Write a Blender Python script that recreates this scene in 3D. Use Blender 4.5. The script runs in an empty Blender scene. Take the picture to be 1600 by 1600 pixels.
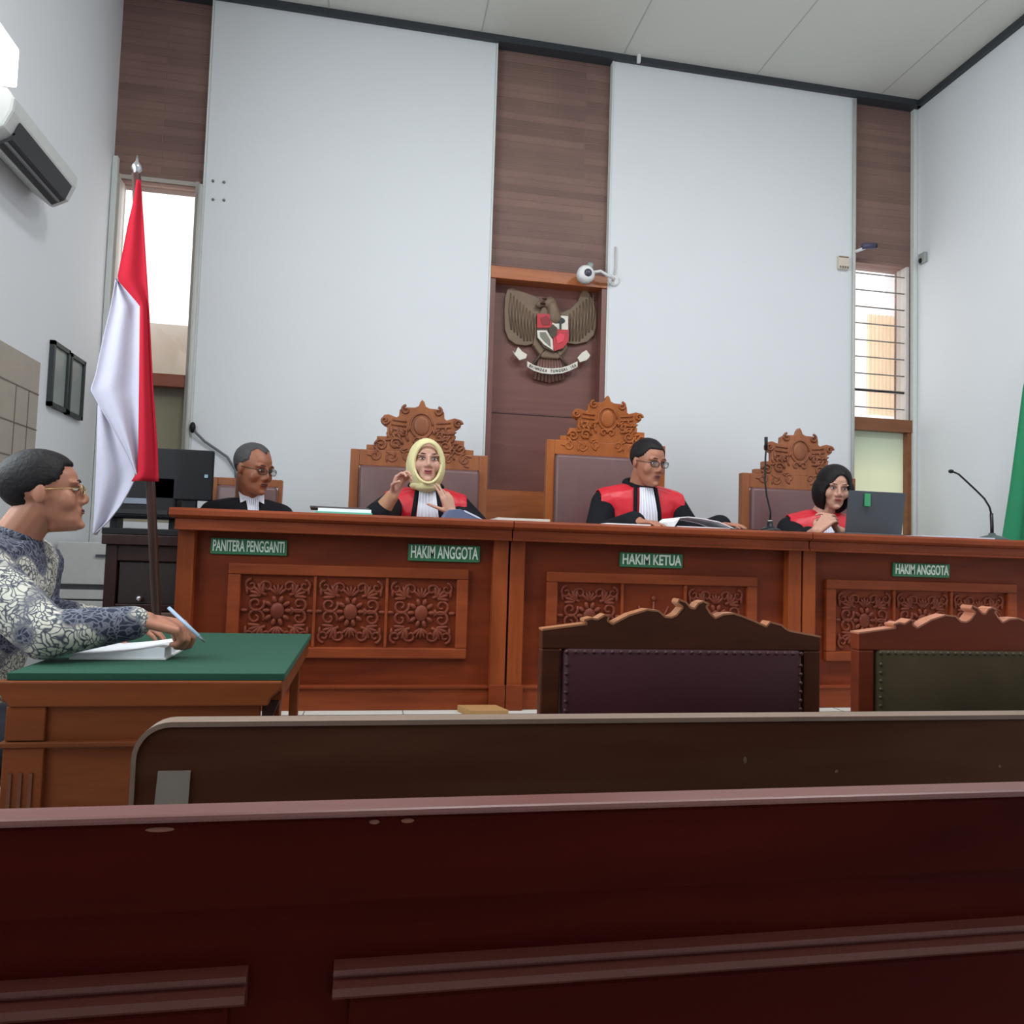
import bpy, bmesh, math, random
from mathutils import Vector, Matrix, noise
R=math.radians; PI=math.pi
random.seed(7)
scene=bpy.context.scene
COL=scene.collection
# ------------------------------------------------------------------ camera
F=1205.0; YAW,PIT,ROL=-.1834,.0550,.0311; CH=1.07
cy,sy=math.cos(YAW),math.sin(YAW)
rt=Vector((cy,sy,0)); fw=Vector((-sy,cy,0)); up=Vector((0,0,1))
fw,up=fw*math.cos(PIT)+up*math.sin(PIT), up*math.cos(PIT)-fw*math.sin(PIT)
rt,up=rt*math.cos(ROL)+up*math.sin(ROL), up*math.cos(ROL)-rt*math.sin(ROL)
cam=bpy.data.objects.new('camera',bpy.data.cameras.new('camera'))
m=Matrix((rt,up,-fw)).transposed().to_4x4(); m.translation=Vector((0,0,CH))
cam.matrix_world=m; cam.data.sensor_width=36; cam.data.lens=36*F/1600; cam.data.clip_start=.02
COL.objects.link(cam); scene.camera=cam
def pp(px,py,Y=None,Z=None,X=None):
    """world point seen at a photo pixel, at a known distance, height or side"""
    d=fw+rt*((px-800)/F)-up*((py-800)/F)
    if Y is not None: t=Y/d.y
    elif Z is not None: t=(Z-CH)/d.z
    else: t=X/d.x
    return Vector((0,0,CH))+d*t
# ------------------------------------------------------------------ materials
def lin(c):
    c=[x/255 for x in c]
    return tuple((x/12.92 if x<=.04045 else ((x+.055)/1.055)**2.4) for x in c)+(1,)
MATS={}
def nodes(name):
    m=bpy.data.materials.new(name); m.use_nodes=True
    nt=m.node_tree; b=nt.nodes['Principled BSDF']
    return m,nt,b
def plain(name,c,rough=.6,metal=0,var=.06,scale=30,bump=0,spec=.5,sheen=0):
    if name in MATS: return MATS[name]
    m,nt,b=nodes(name)
    tc=nt.nodes.new('ShaderNodeTexCoord'); n=nt.nodes.new('ShaderNodeTexNoise'); n.inputs['Scale'].default_value=scale
    n.inputs['Detail'].default_value=3
    nt.links.new(tc.outputs['Object'],n.inputs['Vector'])
    r=nt.nodes.new('ShaderNodeMixRGB'); r.blend_type='MIX'
    l=lin(c); r.inputs[1].default_value=tuple(x*(1-var) for x in l[:3])+(1,); r.inputs[2].default_value=tuple(min(1,x*(1+var)) for x in l[:3])+(1,)
    nt.links.new(n.outputs['Fac'],r.inputs[0]); nt.links.new(r.outputs[0],b.inputs['Base Color'])
    b.inputs['Roughness'].default_value=rough; b.inputs['Metallic'].default_value=metal
    b.inputs['Specular IOR Level'].default_value=spec
    if sheen: b.inputs['Sheen Weight'].default_value=sheen
    if bump:
        bp=nt.nodes.new('ShaderNodeBump'); bp.inputs['Strength'].default_value=bump; bp.inputs['Distance'].default_value=.01
        nt.links.new(n.outputs['Fac'],bp.inputs['Height']); nt.links.new(bp.outputs[0],b.inputs['Normal'])
    MATS[name]=m; return m
def wood(name,c1,c2,axis='X',rough=.38,scale=9,spec=.5):
    if name in MATS: return MATS[name]
    m,nt,b=nodes(name)
    tc=nt.nodes.new('ShaderNodeTexCoord'); mp=nt.nodes.new('ShaderNodeMapping')
    s={'X':(.12,1,1),'Y':(1,.12,1),'Z':(1,1,.12)}[axis]
    mp.inputs['Scale'].default_value=s
    nt.links.new(tc.outputs['Object'],mp.inputs['Vector'])
    n=nt.nodes.new('ShaderNodeTexNoise'); n.inputs['Scale'].default_value=scale; n.inputs['Detail'].default_value=6; n.inputs['Distortion'].default_value=1.2
    nt.links.new(mp.outputs[0],n.inputs['Vector'])
    n2=nt.nodes.new('ShaderNodeTexNoise'); n2.inputs['Scale'].default_value=scale*9; n2.inputs['Detail'].default_value=3
    nt.links.new(mp.outputs[0],n2.inputs['Vector'])
    mx=nt.nodes.new('ShaderNodeMath'); mx.operation='MULTIPLY_ADD'; mx.inputs[1].default_value=.25
    nt.links.new(n2.outputs['Fac'],mx.inputs[0]); nt.links.new(n.outputs['Fac'],mx.inputs[2])
    r=nt.nodes.new('ShaderNodeValToRGB'); r.color_ramp.elements[0].position=.4; r.color_ramp.elements[1].position=.85
    r.color_ramp.elements[0].color=lin(c1); r.color_ramp.elements[1].color=lin(c2)
    nt.links.new(mx.outputs[0],r.inputs[0]); nt.links.new(r.outputs[0],b.inputs['Base Color'])
    b.inputs['Roughness'].default_value=rough; b.inputs['Specular IOR Level'].default_value=spec
    MATS[name]=m; return m
def emit(name,c,s):
    m,nt,b=nodes(name); b.inputs['Emission Color'].default_value=lin(c); b.inputs['Emission Strength'].default_value=s
    b.inputs['Base Color'].default_value=lin(c); MATS[name]=m; return m
def brick_mat():
    m,nt,b=nodes('narrow_brick')
    tc=nt.nodes.new('ShaderNodeTexCoord'); mp=nt.nodes.new('ShaderNodeMapping'); mp.inputs['Rotation'].default_value=(R(90),0,0)
    nt.links.new(tc.outputs['Object'],mp.inputs['Vector'])
    br=nt.nodes.new('ShaderNodeTexBrick'); br.inputs['Scale'].default_value=1
    br.inputs['Brick Width'].default_value=1.4; br.inputs['Row Height'].default_value=.052; br.inputs['Mortar Size'].default_value=.0045
    br.inputs['Mortar Smooth'].default_value=.5
    br.inputs['Color1'].default_value=lin((142,112,104)); br.inputs['Color2'].default_value=lin((122,96,90)); br.inputs['Mortar'].default_value=lin((150,122,112))
    nt.links.new(mp.outputs[0],br.inputs['Vector'])
    n=nt.nodes.new('ShaderNodeTexNoise'); n.inputs['Scale'].default_value=2.2; nt.links.new(tc.outputs['Object'],n.inputs['Vector'])
    mx=nt.nodes.new('ShaderNodeMixRGB'); mx.blend_type='MULTIPLY'; mx.inputs[0].default_value=.55
    rp=nt.nodes.new('ShaderNodeValToRGB'); rp.color_ramp.elements[0].position=.35; rp.color_ramp.elements[1].position=.7
    rp.color_ramp.elements[0].color=(.68,.58,.62,1); rp.color_ramp.elements[1].color=(1,.95,.85,1)
    nt.links.new(n.outputs['Fac'],rp.inputs[0]); nt.links.new(br.outputs[0],mx.inputs[1]); nt.links.new(rp.outputs[0],mx.inputs[2])
    nt.links.new(mx.outputs[0],b.inputs['Base Color']); b.inputs['Roughness'].default_value=.7
    bp=nt.nodes.new('ShaderNodeBump'); bp.inputs['Strength'].default_value=.8; bp.inputs['Distance'].default_value=.01; bp.invert=True
    nt.links.new(br.outputs['Fac'],bp.inputs['Height']); nt.links.new(bp.outputs[0],b.inputs['Normal'])
    MATS['brick']=m; return m
def batik_mat():
    m,nt,b=nodes('batik_cloth')
    tc=nt.nodes.new('ShaderNodeTexCoord')
    n0=nt.nodes.new('ShaderNodeTexNoise'); n0.inputs['Scale'].default_value=14; nt.links.new(tc.outputs['Object'],n0.inputs['Vector'])
    ad=nt.nodes.new('ShaderNodeMixRGB'); ad.inputs[0].default_value=.12; nt.links.new(tc.outputs['Object'],ad.inputs[1]); nt.links.new(n0.outputs['Color'],ad.inputs[2])
    v=nt.nodes.new('ShaderNodeTexVoronoi'); v.feature='DISTANCE_TO_EDGE'; v.inputs['Scale'].default_value=62; nt.links.new(ad.outputs[0],v.inputs['Vector'])
    n=nt.nodes.new('ShaderNodeTexNoise'); n.inputs['Scale'].default_value=7; n.inputs['Detail'].default_value=1; nt.links.new(tc.outputs['Object'],n.inputs['Vector'])
    r1=nt.nodes.new('ShaderNodeValToRGB'); r1.color_ramp.elements[0].position=.50; r1.color_ramp.elements[1].position=.56
    nt.links.new(n.outputs['Fac'],r1.inputs[0])
    r2=nt.nodes.new('ShaderNodeValToRGB'); r2.color_ramp.elements[0].position=.04; r2.color_ramp.elements[1].position=.16
    nt.links.new(v.outputs['Distance'],r2.inputs[0])
    pale=nt.nodes.new('ShaderNodeMixRGB'); pale.inputs[1].default_value=lin((70,74,86)); pale.inputs[2].default_value=lin((205,202,190)); nt.links.new(r2.outputs[0],pale.inputs[0])
    dark=nt.nodes.new('ShaderNodeMixRGB'); dark.inputs[1].default_value=lin((110,112,124)); dark.inputs[2].default_value=lin((40,44,66)); nt.links.new(r2.outputs[0],dark.inputs[0])
    mx=nt.nodes.new('ShaderNodeMixRGB'); nt.links.new(r1.outputs[0],mx.inputs[0]); nt.links.new(dark.outputs[0],mx.inputs[1]); nt.links.new(pale.outputs[0],mx.inputs[2])
    nt.links.new(mx.outputs[0],b.inputs['Base Color']); b.inputs['Roughness'].default_value=.85
    MATS['batik']=m; return m
def glass(name,c,rough=.05,alpha=.25):
    m,nt,b=nodes(name)
    tr=nt.nodes.new('ShaderNodeBsdfTransparent'); tr.inputs[0].default_value=lin(c)
    gl=nt.nodes.new('ShaderNodeBsdfGlossy'); gl.inputs['Roughness'].default_value=rough
    mx=nt.nodes.new('ShaderNodeMixShader'); mx.inputs[0].default_value=alpha
    nt.links.new(tr.outputs[0],mx.inputs[1]); nt.links.new(gl.outputs[0],mx.inputs[2])
    nt.links.new(mx.outputs[0],nt.nodes['Material Output'].inputs[0]); MATS[name]=m; return m
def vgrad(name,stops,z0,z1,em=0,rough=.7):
    """frosted pane / far building: colour bands by height; em paints a daylight glow"""
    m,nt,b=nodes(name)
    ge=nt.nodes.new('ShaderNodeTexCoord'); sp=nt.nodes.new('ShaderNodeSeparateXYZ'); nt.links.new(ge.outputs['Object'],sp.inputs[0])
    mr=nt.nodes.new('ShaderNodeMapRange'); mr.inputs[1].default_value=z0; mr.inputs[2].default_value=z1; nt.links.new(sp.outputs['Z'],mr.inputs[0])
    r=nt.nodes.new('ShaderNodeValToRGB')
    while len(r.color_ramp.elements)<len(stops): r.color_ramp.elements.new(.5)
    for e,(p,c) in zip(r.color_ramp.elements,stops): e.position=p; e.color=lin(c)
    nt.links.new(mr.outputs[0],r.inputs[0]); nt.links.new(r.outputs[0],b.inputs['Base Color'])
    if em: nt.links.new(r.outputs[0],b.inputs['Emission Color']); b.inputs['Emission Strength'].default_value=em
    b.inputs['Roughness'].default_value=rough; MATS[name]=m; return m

WALL=plain('pale_wall_paint',(224,226,230),.8,var=.015,scale=3)
CEIL=plain('ceiling_paint',(205,205,198),.85,var=.02,scale=2)
BRICK=brick_mat()
TRIMD=plain('dark_trim',(52,56,62),.5)
ALUM=plain('pale_aluminium',(190,192,190),.4,metal=.2)
BENCH=wood('bench_teak',(108,44,18),(144,66,32),'X',rough=.5,spec=.22)
BENCHD=wood('bench_teak_panel',(94,34,12),(124,50,20),'X',rough=.5,spec=.2)
BENCHV=wood('bench_teak_upright',(118,50,20),(150,72,32),'Z',rough=.5,spec=.22)
CARVE=wood('carved_teak',(94,38,22),(124,58,38),'X',rough=.5,spec=.25)
CHAIRW=wood('judge_chair_teak',(136,80,50),(164,102,66),'Z',spec=.3)
CHAIRO=wood('judge_chair_orange_teak',(146,78,36),(176,100,48),'Z',spec=.3)
CARVC=wood('judge_chair_carving',(118,68,46),(152,94,66),'Z',spec=.3)
LEATH=plain('brown_leather',(108,76,76),.38,var=.12,scale=12,bump=.15)
ORANGEW=wood('orange_trim_wood',(150,82,44),(180,104,58),'X')
WP=wood('dark_wall_panel_wood',(104,62,56),(122,76,68),'X',rough=.45)
WPR=wood('reddish_frame_wood',(108,68,64),(126,82,74),'Z')
FRW=wood('window_frame_wood',(112,66,40),(140,84,50),'X')
DARKW=wood('dark_cabinet_wood',(38,20,18),(56,32,28),'Z',spec=.25)
TABW=wood('witness_table_teak',(98,46,16),(124,62,26),'X',rough=.55,spec=.2)
CH1=wood('dark_chair_wood',(58,24,10),(80,36,14),'X',rough=.5,spec=.25)
CH1T=wood('chair_crest_lit_edge',(150,96,62),(172,114,78),'X')  # paler than the chair wood, paints the light along the crest top
CH2=wood('orange_chair_wood',(92,32,10),(120,46,16),'X',rough=.5,spec=.25)
MAROON=plain('maroon_vinyl',(60,22,32),.55,var=.12,scale=6,spec=.3)
OLIVE=plain('worn_olive_velvet',(72,62,46),.95,var=.35,scale=7,spec=.1)
PEWF=wood('mahogany_pew',(48,7,4),(66,14,8),'X',rough=.6,spec=.04)
PEWT=wood('mahogany_pew_cap_lit',(92,50,46),(112,68,62),'X',rough=.4)  # lighter than the pew wood: light on the cap put into its colour
PEWB=wood('brown_pew_back',(62,26,12),(84,56,40),'X',rough=.7,scale=4,spec=.1)
GREENC=plain('green_baize',(18,70,52),.9,var=.08,scale=60)
GREENS=plain('green_sign',(46,112,74),.5)
WHITEP=plain('white_paper',(236,238,244),.7)
WHITEL=plain('white_lettering',(222,236,222),.5)
BLACK=plain('black_plastic',(16,16,20),.5,spec=.3)
BLACKM=plain('black_metal',(30,30,34),.35,metal=.4)
GREYP=plain('grey_plastic',(74,80,88),.45)
WHITEPL=plain('white_plastic',(222,222,222),.4)
SKIN=plain('brown_skin',(168,112,88),.5,var=.05)
SKIN2=plain('light_brown_skin',(196,148,128),.5,var=.05)
SKIN3=plain('warm_brown_skin',(150,92,66),.5,var=.05)
LIP=plain('lips',(150,82,76),.45)
HAIRB=plain('black_hair',(24,20,22),.6,var=.3,scale=90,bump=.3,spec=.25)
HAIRG=plain('greying_hair',(66,64,66),.7,var=.35,scale=120,bump=.3)
EYEW=plain('eye_white',(220,214,208),.3)
IRIS=plain('dark_iris',(28,18,16),.2)
BROW=plain('dark_brow',(52,36,32),.8)
RED=plain('red_satin',(205,28,46),.42,var=.1,scale=16,bump=.35)
BLACKC=plain('black_robe_cloth',(20,22,28),.85,var=.2,spec=.2)
SUIT=plain('dark_suit_cloth',(26,24,30),.85,var=.2,spec=.2)
WHITEC=plain('white_cloth',(224,224,236),.75,var=.03)
CREAM=plain('pale_yellow_scarf',(222,212,160),.75,var=.06,scale=14)
BEIGEC=plain('beige_sleeve',(176,128,98),.8)
BATIK=batik_mat()
TROU=plain('charcoal_trousers',(44,44,54),.85)
FLAGR=plain('flag_red',(168,32,48),.9,var=.06,scale=6,spec=.1)
FLAGG=plain('flag_green',(14,120,78),.7,var=.08,scale=6)
GOLDB=plain('bronze_olive',(118,96,76),.5,var=.2,scale=20)
GOLDD=plain('bronze_dark',(74,56,44),.5)
EMR=plain('emblem_red',(188,46,56),.5)
EMW=plain('emblem_white',(222,216,204),.5)
TILE=plain('white_tile',(214,212,206),.3,var=.03)
TILEJ=plain('tile_joint',(120,116,110),.8)
CHROME=plain('chrome',(190,190,195),.2,metal=.9)
BRASS=plain('brass_stud',(120,92,50),.35,metal=.8)
BLUEP=plain('pale_blue_plastic',(150,170,196),.5)
BLUEF=plain('slate_blue_folder',(88,100,132),.6)
TEAL=plain('teal_folder',(96,176,152),.6)
# ------------------------------------------------------------------ mesh helpers
class MB:
    def __init__(s): s.bm=bmesh.new()
    def face(s,vs):
        try: return s.bm.faces.new(vs)
        except ValueError: return None
    def box(s,a,b,M=None):
        x0,y0,z0=a; x1,y1,z1=b
        vs=[Vector(p) for p in ((x0,y0,z0),(x1,y0,z0),(x1,y1,z0),(x0,y1,z0),(x0,y0,z1),(x1,y0,z1),(x1,y1,z1),(x0,y1,z1))]
        if M: vs=[M@v for v in vs]
        v=[s.bm.verts.new(p) for p in vs]
        for f in ((0,3,2,1),(4,5,6,7),(0,1,5,4),(1,2,6,5),(2,3,7,6),(3,0,4,7)): s.face([v[i] for i in f])
        return s
    def prism(s,pts,ext):
        """closed polygon (list of Vectors) extruded by vector ext"""
        ext=Vector(ext); a=[s.bm.verts.new(p) for p in pts]; b=[s.bm.verts.new(Vector(p)+ext) for p in pts]; n=len(pts)
        s.face(a[::-1]); s.face(b)
        for i in range(n): s.face([a[i],a[(i+1)%n],b[(i+1)%n],b[i]])
        return s
    def loft(s,rings,cap=True):
        R_=[[s.bm.verts.new(p) for p in r] for r in rings]; n=len(R_[0])
        for a,b in zip(R_,R_[1:]):
            for i in range(n): s.face([a[i],a[(i+1)%n],b[(i+1)%n],b[i]])
        if cap: s.face(R_[0][::-1]); s.face(R_[-1])
        return s
    def tube(s,pts,r,n=8):
        pts=[Vector(p) for p in pts]; rs=r if isinstance(r,(list,tuple)) else [r]*len(pts)
        rings=[]; t0=(pts[1]-pts[0]).normalized(); u=t0.orthogonal().normalized()
        for i,p in enumerate(pts):
            t=((pts[min(i+1,len(pts)-1)]-pts[max(i-1,0)])).normalized()
            u=(u-t*u.dot(t)); u=u.normalized() if u.length>1e-6 else t.orthogonal().normalized()
            v=t.cross(u)
            rings.append([p+(u*math.cos(2*PI*k/n)+v*math.sin(2*PI*k/n))*rs[i] for k in range(n)])
        return s.loft(rings)
    def ell(s,c,r,M=None,nu=16,nv=10):
        c=Vector(c); rings=[]
        for j in range(1,nv):
            th=PI*j/nv
            rings.append([Vector((r[0]*math.sin(th)*math.cos(2*PI*i/nu),r[1]*math.sin(th)*math.sin(2*PI*i/nu),-r[2]*math.cos(th))) for i in range(nu)])
        T=(lambda v:c+(M@v if M else v))
        R_=[[s.bm.verts.new(T(p)) for p in q] for q in rings]
        lo=s.bm.verts.new(T(Vector((0,0,-r[2])))); hi=s.bm.verts.new(T(Vector((0,0,r[2]))))
        for a,b in zip(R_,R_[1:]):
            for i in range(nu): s.face([a[i],a[(i+1)%nu],b[(i+1)%nu],b[i]])
        for i in range(nu):
            s.face([lo,R_[0][(i+1)%nu],R_[0][i]]); s.face([hi,R_[-1][i],R_[-1][(i+1)%nu]])
        return s
    def cap(s,a,b,ra,rb,n=14):
        """tapered capsule"""
        a=Vector(a); b=Vector(b); t=(b-a).normalized(); u=t.orthogonal().normalized(); v=t.cross(u); rings=[]
        for k in range(1,5):
            an=-PI/2+PI/2*k/4
            rings.append([a+t*ra*math.sin(an)+(u*math.cos(2*PI*i/n)+v*math.sin(2*PI*i/n))*ra*math.cos(an) for i in range(n)])
        for k in range(0,4):
            an=PI/2*k/4
            rings.append([b+t*rb*math.sin(an)+(u*math.cos(2*PI*i/n)+v*math.sin(2*PI*i/n))*rb*math.cos(an) for i in range(n)])
        return s.loft(rings)
    def lathe(s,c,prof,n=24,axis='Z'):
        c=Vector(c); rings=[]
        for r,h in prof:
            ring=[]
            for i in range(n):
                a=2*PI*i/n
                if axis=='Z': ring.append(c+Vector((r*math.cos(a),r*math.sin(a),h)))
                elif axis=='Y': ring.append(c+Vector((r*math.cos(a),h,r*math.sin(a))))
                else: ring.append(c+Vector((h,r*math.cos(a),r*math.sin(a))))
            rings.append(ring)
        return s.loft(rings)
    def mesh(s,name):
        bmesh.ops.recalc_face_normals(s.bm,faces=s.bm.faces[:])
        me=bpy.data.meshes.new(name); s.bm.to_mesh(me); s.bm.free(); return me
    def build(s,name,mat,parent=None,bevel=0,smooth=False,sub=0):
        me=s.mesh(name); return link(name,me,mat,parent,bevel,smooth,sub)
def link(name,me,mat,parent=None,bevel=0,smooth=False,sub=0):
    for mm in (mat if isinstance(mat,(list,tuple)) else [mat]): me.materials.append(mm)
    o=bpy.data.objects.new(name,me); COL.objects.link(o)
    if parent:
        o.parent=parent
        o.matrix_parent_inverse=Matrix.LocRotScale(parent.location,parent.rotation_euler,None).inverted() if False else Matrix.Identity(4)
    if smooth:
        for p in me.polygons: p.use_smooth=True
    if bevel:
        b=o.modifiers.new('bevel','BEVEL'); b.width=bevel; b.segments=2; b.limit_method='ANGLE'; b.angle_limit=R(50)
    if sub:
        b=o.modifiers.new('sub','SUBSURF'); b.levels=sub; b.render_levels=sub
    return o
# every thing: geometry is authored in world space, then re-based onto an Empty at the thing's base
THINGS=[]
def thing(name,label,cat,base,group=None):
    o=bpy.data.objects.new(name,None); o.empty_display_size=.05; COL.objects.link(o)
    o['label']=label; o['category']=cat
    if group: o['group']=group
    THINGS.append((o,Vector(base))); return o
def tag(o,label,cat,group=None):
    o['label']=label; o['category']=cat
    if group: o['group']=group
    return o
def struct(o): o['kind']='structure'; return o
def sbox(name,a,b,mat,bevel=0): return struct(MB().box(a,b).build(name,mat,None,bevel))
def bake(mb,voxel,smooth=4):
    """one continuous surface out of overlapping shapes"""
    me=mb.mesh('tmp'); o=bpy.data.objects.new('tmp',me); COL.objects.link(o)
    r=o.modifiers.new('r','REMESH'); r.mode='VOXEL'; r.voxel_size=voxel
    if smooth:
        s=o.modifiers.new('s','SMOOTH'); s.iterations=smooth; s.factor=.5
    bpy.context.view_layer.update()
    dg=bpy.context.evaluated_depsgraph_get()
    out=bpy.data.meshes.new_from_object(o.evaluated_get(dg))
    bpy.data.objects.remove(o); bpy.data.meshes.remove(me)
    out.materials.clear()
    return out
def text_mesh(s,size,depth=.003,xs=1.0,bold=.0):
    cu=bpy.data.curves.new('t','FONT'); cu.body=s; cu.size=size; cu.extrude=depth; cu.align_x='CENTER'; cu.align_y='CENTER'; cu.offset=bold
    o=bpy.data.objects.new('t',cu); COL.objects.link(o); bpy.context.view_layer.update()
    me=bpy.data.meshes.new_from_object(o.evaluated_get(bpy.context.evaluated_depsgraph_get()))
    bpy.data.objects.remove(o)
    for v in me.vertices: v.co=Vector((v.co.x*xs,v.co.y,v.co.z))
    me.materials.clear(); return me
def place(me,M):
    me.transform(M); return me
# ------------------------------------------------------------------ the room
XL,XR,YW,ZC,YB=-1.68,4.04,5.1,4.64,-2.6
PZ=.40
sbox('floor',(XL-.1,YB-.1,-.1),(XR+.1,YW+.3,0),TILE)
sbox('floor_platform',(XL,3.16,0),(XR,YW+.05,PZ),TILE)
j=MB()
for i in range(14): j.box((XL+.25+i*.4,3.157,0),(XL+.254+i*.4,YW,PZ+.0015))
j.box((XL,3.157,PZ-.03),(XR,3.1605,PZ-.026)); j.box((XL,3.225,PZ),(XR,3.23,PZ+.0015))
struct(j.build('trim_1',TILEJ))
sbox('ceiling',(XL-.1,YB-.1,ZC),(XR+.1,YW+.4,ZC+.1),CEIL)
j=MB()
for x in (-.4,.62,1.64,2.66,3.68): j.box((x,YB,ZC-.002),(x+.008,YW,ZC+.001))
for y in (0.2,2.64): j.box((XL,y,ZC-.002),(XR,y+.008,ZC+.001))
struct(j.build('trim_2',plain('ceiling_joint',(176,176,170),.8)))
# left wall with two tall windows out of frame nearer the camera
def wall_y(name,x0,x1,holes):
    mb=MB(); ys=[YB-.1]+[v for h in holes for v in h[:2]]+[YW+.1]
    for a,b in zip(ys[::2],ys[1::2]): mb.box((x0,a,0),(x1,b,ZC))
    for y0,y1,z0,z1 in holes: mb.box((x0,y0,0),(x1,y1,z0)); mb.box((x0,y0,z1),(x1,y1,ZC))
    return struct(mb.build(name,WALL))
wall_y('wall_left',XL-.12,XL,[(.3,1.4,1.4,3.6),(1.8,2.9,1.4,3.6)])
sbox('wall_right',(XR,YB-.1,0),(XR+.12,YW+.4,ZC),WALL)
sbox('wall_back',(XL-.1,YB-.12,0),(XR+.1,YB,ZC),WALL)
CLEAR=glass('clear_glass',(235,240,240),.02,.08)
nwin=5
for y0,y1 in ((.3,1.4),(1.8,2.9)):
    w=MB()
    for a,b in (((y0,1.4),(y0+.05,3.6)),((y1-.05,1.4),(y1,3.6)),((y0,1.4),(y1,1.45)),((y0,3.55),(y1,3.6)),((y0,2.48),(y1,2.52))):
        w.box((XL-.08,a[0],a[1]),(XL-.03,b[0],b[1]))
    wo=struct(w.build('window_%d'%nwin,ALUM)); nwin+=1
    MB().box((XL-.06,y0+.05,1.45),(XL-.055,y1-.05,3.55)).build('pane',CLEAR,wo)
# far wall: white panels in front, brick and windows set back between them
P1=(-1.115,.735); P2=(1.585,3.485)
sbox('wall_far',(P1[0],YW,PZ),(P1[1],YW+.25,ZC),WALL,.004)
sbox('wall_far_right',(P2[0],YW,PZ),(P2[1],YW+.25,ZC),WALL,.004)
YK=YW+.06
sbox('wall_brick_left',(XL-.02,YK,3.37),(P1[0],YK+.15,ZC),BRICK)
sbox('wall_brick_middle',(P1[1],YK,3.02),(P2[0],YK+.15,ZC),BRICK)
mb=MB().box((P2[1],YK,3.36),(XR+.02,YK+.15,ZC)).box((3.985,YK,2.17),(XR+.02,YK+.15,3.36))
struct(mb.build('wall_brick_right',BRICK))
edge=MB()
for x in (P1[0]-.012,P1[1],P2[0]-.012,P2[1]): edge.box((x,YW-.004,PZ),(x+.012,YW+.05,ZC-.04))
edge.box((XR-.035,YW+.02,1.0),(XR-.004,YW+.058,ZC-.04)); edge.box((XL+.004,YW+.02,1.0),(XL+.034,YW+.058,3.5))
struct(edge.build('trim_3',plain('pale_wall_edge',(214,218,216),.6)))
tr=MB().box((XL,YW-.03,ZC-.045),(XR,YW+.06,ZC)).box((XR-.035,YB,ZC-.045),(XR,YW,ZC)).box((XL,YB,ZC-.045),(XL+.035,YW,ZC))
struct(tr.build('trim_4',TRIMD))
# left window
w=MB().box((P1[0]-.065,YK-.02,1.2),(P1[0]-.04,YK+.1,3.4)).box((XL,YK-.02,1.2),(XL+.05,YK+.1,3.4)).box((XL,YK-.01,3.375),(P1[0]-.04,YK+.1,3.4))
w1=struct(w.build('window_1',plain('window_frame_grey',(176,168,160),.5)))
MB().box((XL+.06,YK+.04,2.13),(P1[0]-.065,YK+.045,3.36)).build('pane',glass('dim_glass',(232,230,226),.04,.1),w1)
MB().box((XL+.06,YK-.03,2.06),(P1[0]-.065,YK+.08,2.14)).build('rail',wood('left_window_rail',(118,56,38),(142,74,50),'X'),w1,.003)
MB().box((XL+.06,YK+.04,1.2),(P1[0]-.065,YK+.05,2.06)).build('lower_pane',vgrad('frosted_left',[(0,(150,142,118)),(.85,(128,124,102)),(1,(96,84,76))],1.2,2.06,.03),w1)  # opaque pane, faint daylight glow painted in by emission
MB().box((XL,YK-.03,PZ),(P1[0]-.04,YK+.1,1.2)).build('sill_panel',WALL,w1)
struct(MB().box((P1[0]-.04,YK-.03,PZ),(P1[0],YK+.1,3.37)).build('trim_5',WALL))
# right window
w=MB().box((P2[1],YK-.01,1.2),(P2[1]+.03,YK+.1,3.36)).box((3.965,YK-.01,2.17),(3.988,YK+.1,3.36))
w2=struct(w.build('window_2',plain('window_frame_pale',(196,190,186),.5)))
MB().box((P2[1]+.03,YK+.05,2.17),(3.968,YK+.055,3.36)).build('pane',glass('clear_glass_right',(240,238,236),.03,.06),w2)
MB().box((P2[1]+.01,YK-.03,2.08),(XR,YK+.06,2.175)).build('rail',FRW,w2,.003)
MB().box((3.972,YK-.02,1.0),(XR-.01,YK+.06,2.08)).build('jamb',FRW,w2,.003)
MB().box((P2[1]+.01,YK+.03,1.2),(3.972,YK+.04,2.08)).build('lower_pane',vgrad('frosted_right',[(0,(226,228,196)),(.45,(220,222,188)),(.8,(180,190,166)),(1,(150,158,142))],1.5,2.08,.22),w2)  # daylight through the pane painted as emission
MB().box((P2[1]+.01,YK-.01,PZ),(XR,YK+.1,1.2)).build('sill_panel',WALL,w2)
g=MB()
for k in range(9):
    z=3.28-k*.128; g.box((P2[1]+.03,YK+.01,z),(3.968,YK+.018,z+.008))
g.box((P2[1]+.03,YK+.01,2.38),(3.968,YK+.02,2.40))
g.build('bars',plain('grille_grey',(120,116,112),.5),w2)
# cream curtain hanging behind the right window
cm=MB(); rings=[]
n=60
for zz in (2.25,2.6,3.05):
    a=[Vector((3.80+.30*i/n,YK+.22+.02*math.sin(i*.9),zz)) for i in range(n+1)]
    rings.append([cm.bm.verts.new(p) for p in a])
for a,b in zip(rings,rings[1:]):
    for i in range(n): cm.face([a[i],a[i+1],b[i+1],b[i]])
cmat=plain('cream_curtain',(250,232,208),.8,var=.04)
nt=cmat.node_tree; tl=nt.nodes.new('ShaderNodeBsdfTranslucent'); tl.inputs[0].default_value=lin((252,238,216)); mx=nt.nodes.new('ShaderNodeMixShader'); mx.inputs[0].default_value=.9
nt.links.new(nt.nodes['Principled BSDF'].outputs[0],mx.inputs[1]); nt.links.new(tl.outputs[0],mx.inputs[2]); nt.links.new(mx.outputs[0],nt.nodes['Material Output'].inputs[0])
tag(cm.build('curtain',cmat,None,smooth=True),'cream pleated curtain seen through the barred right-hand window','curtain')
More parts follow.
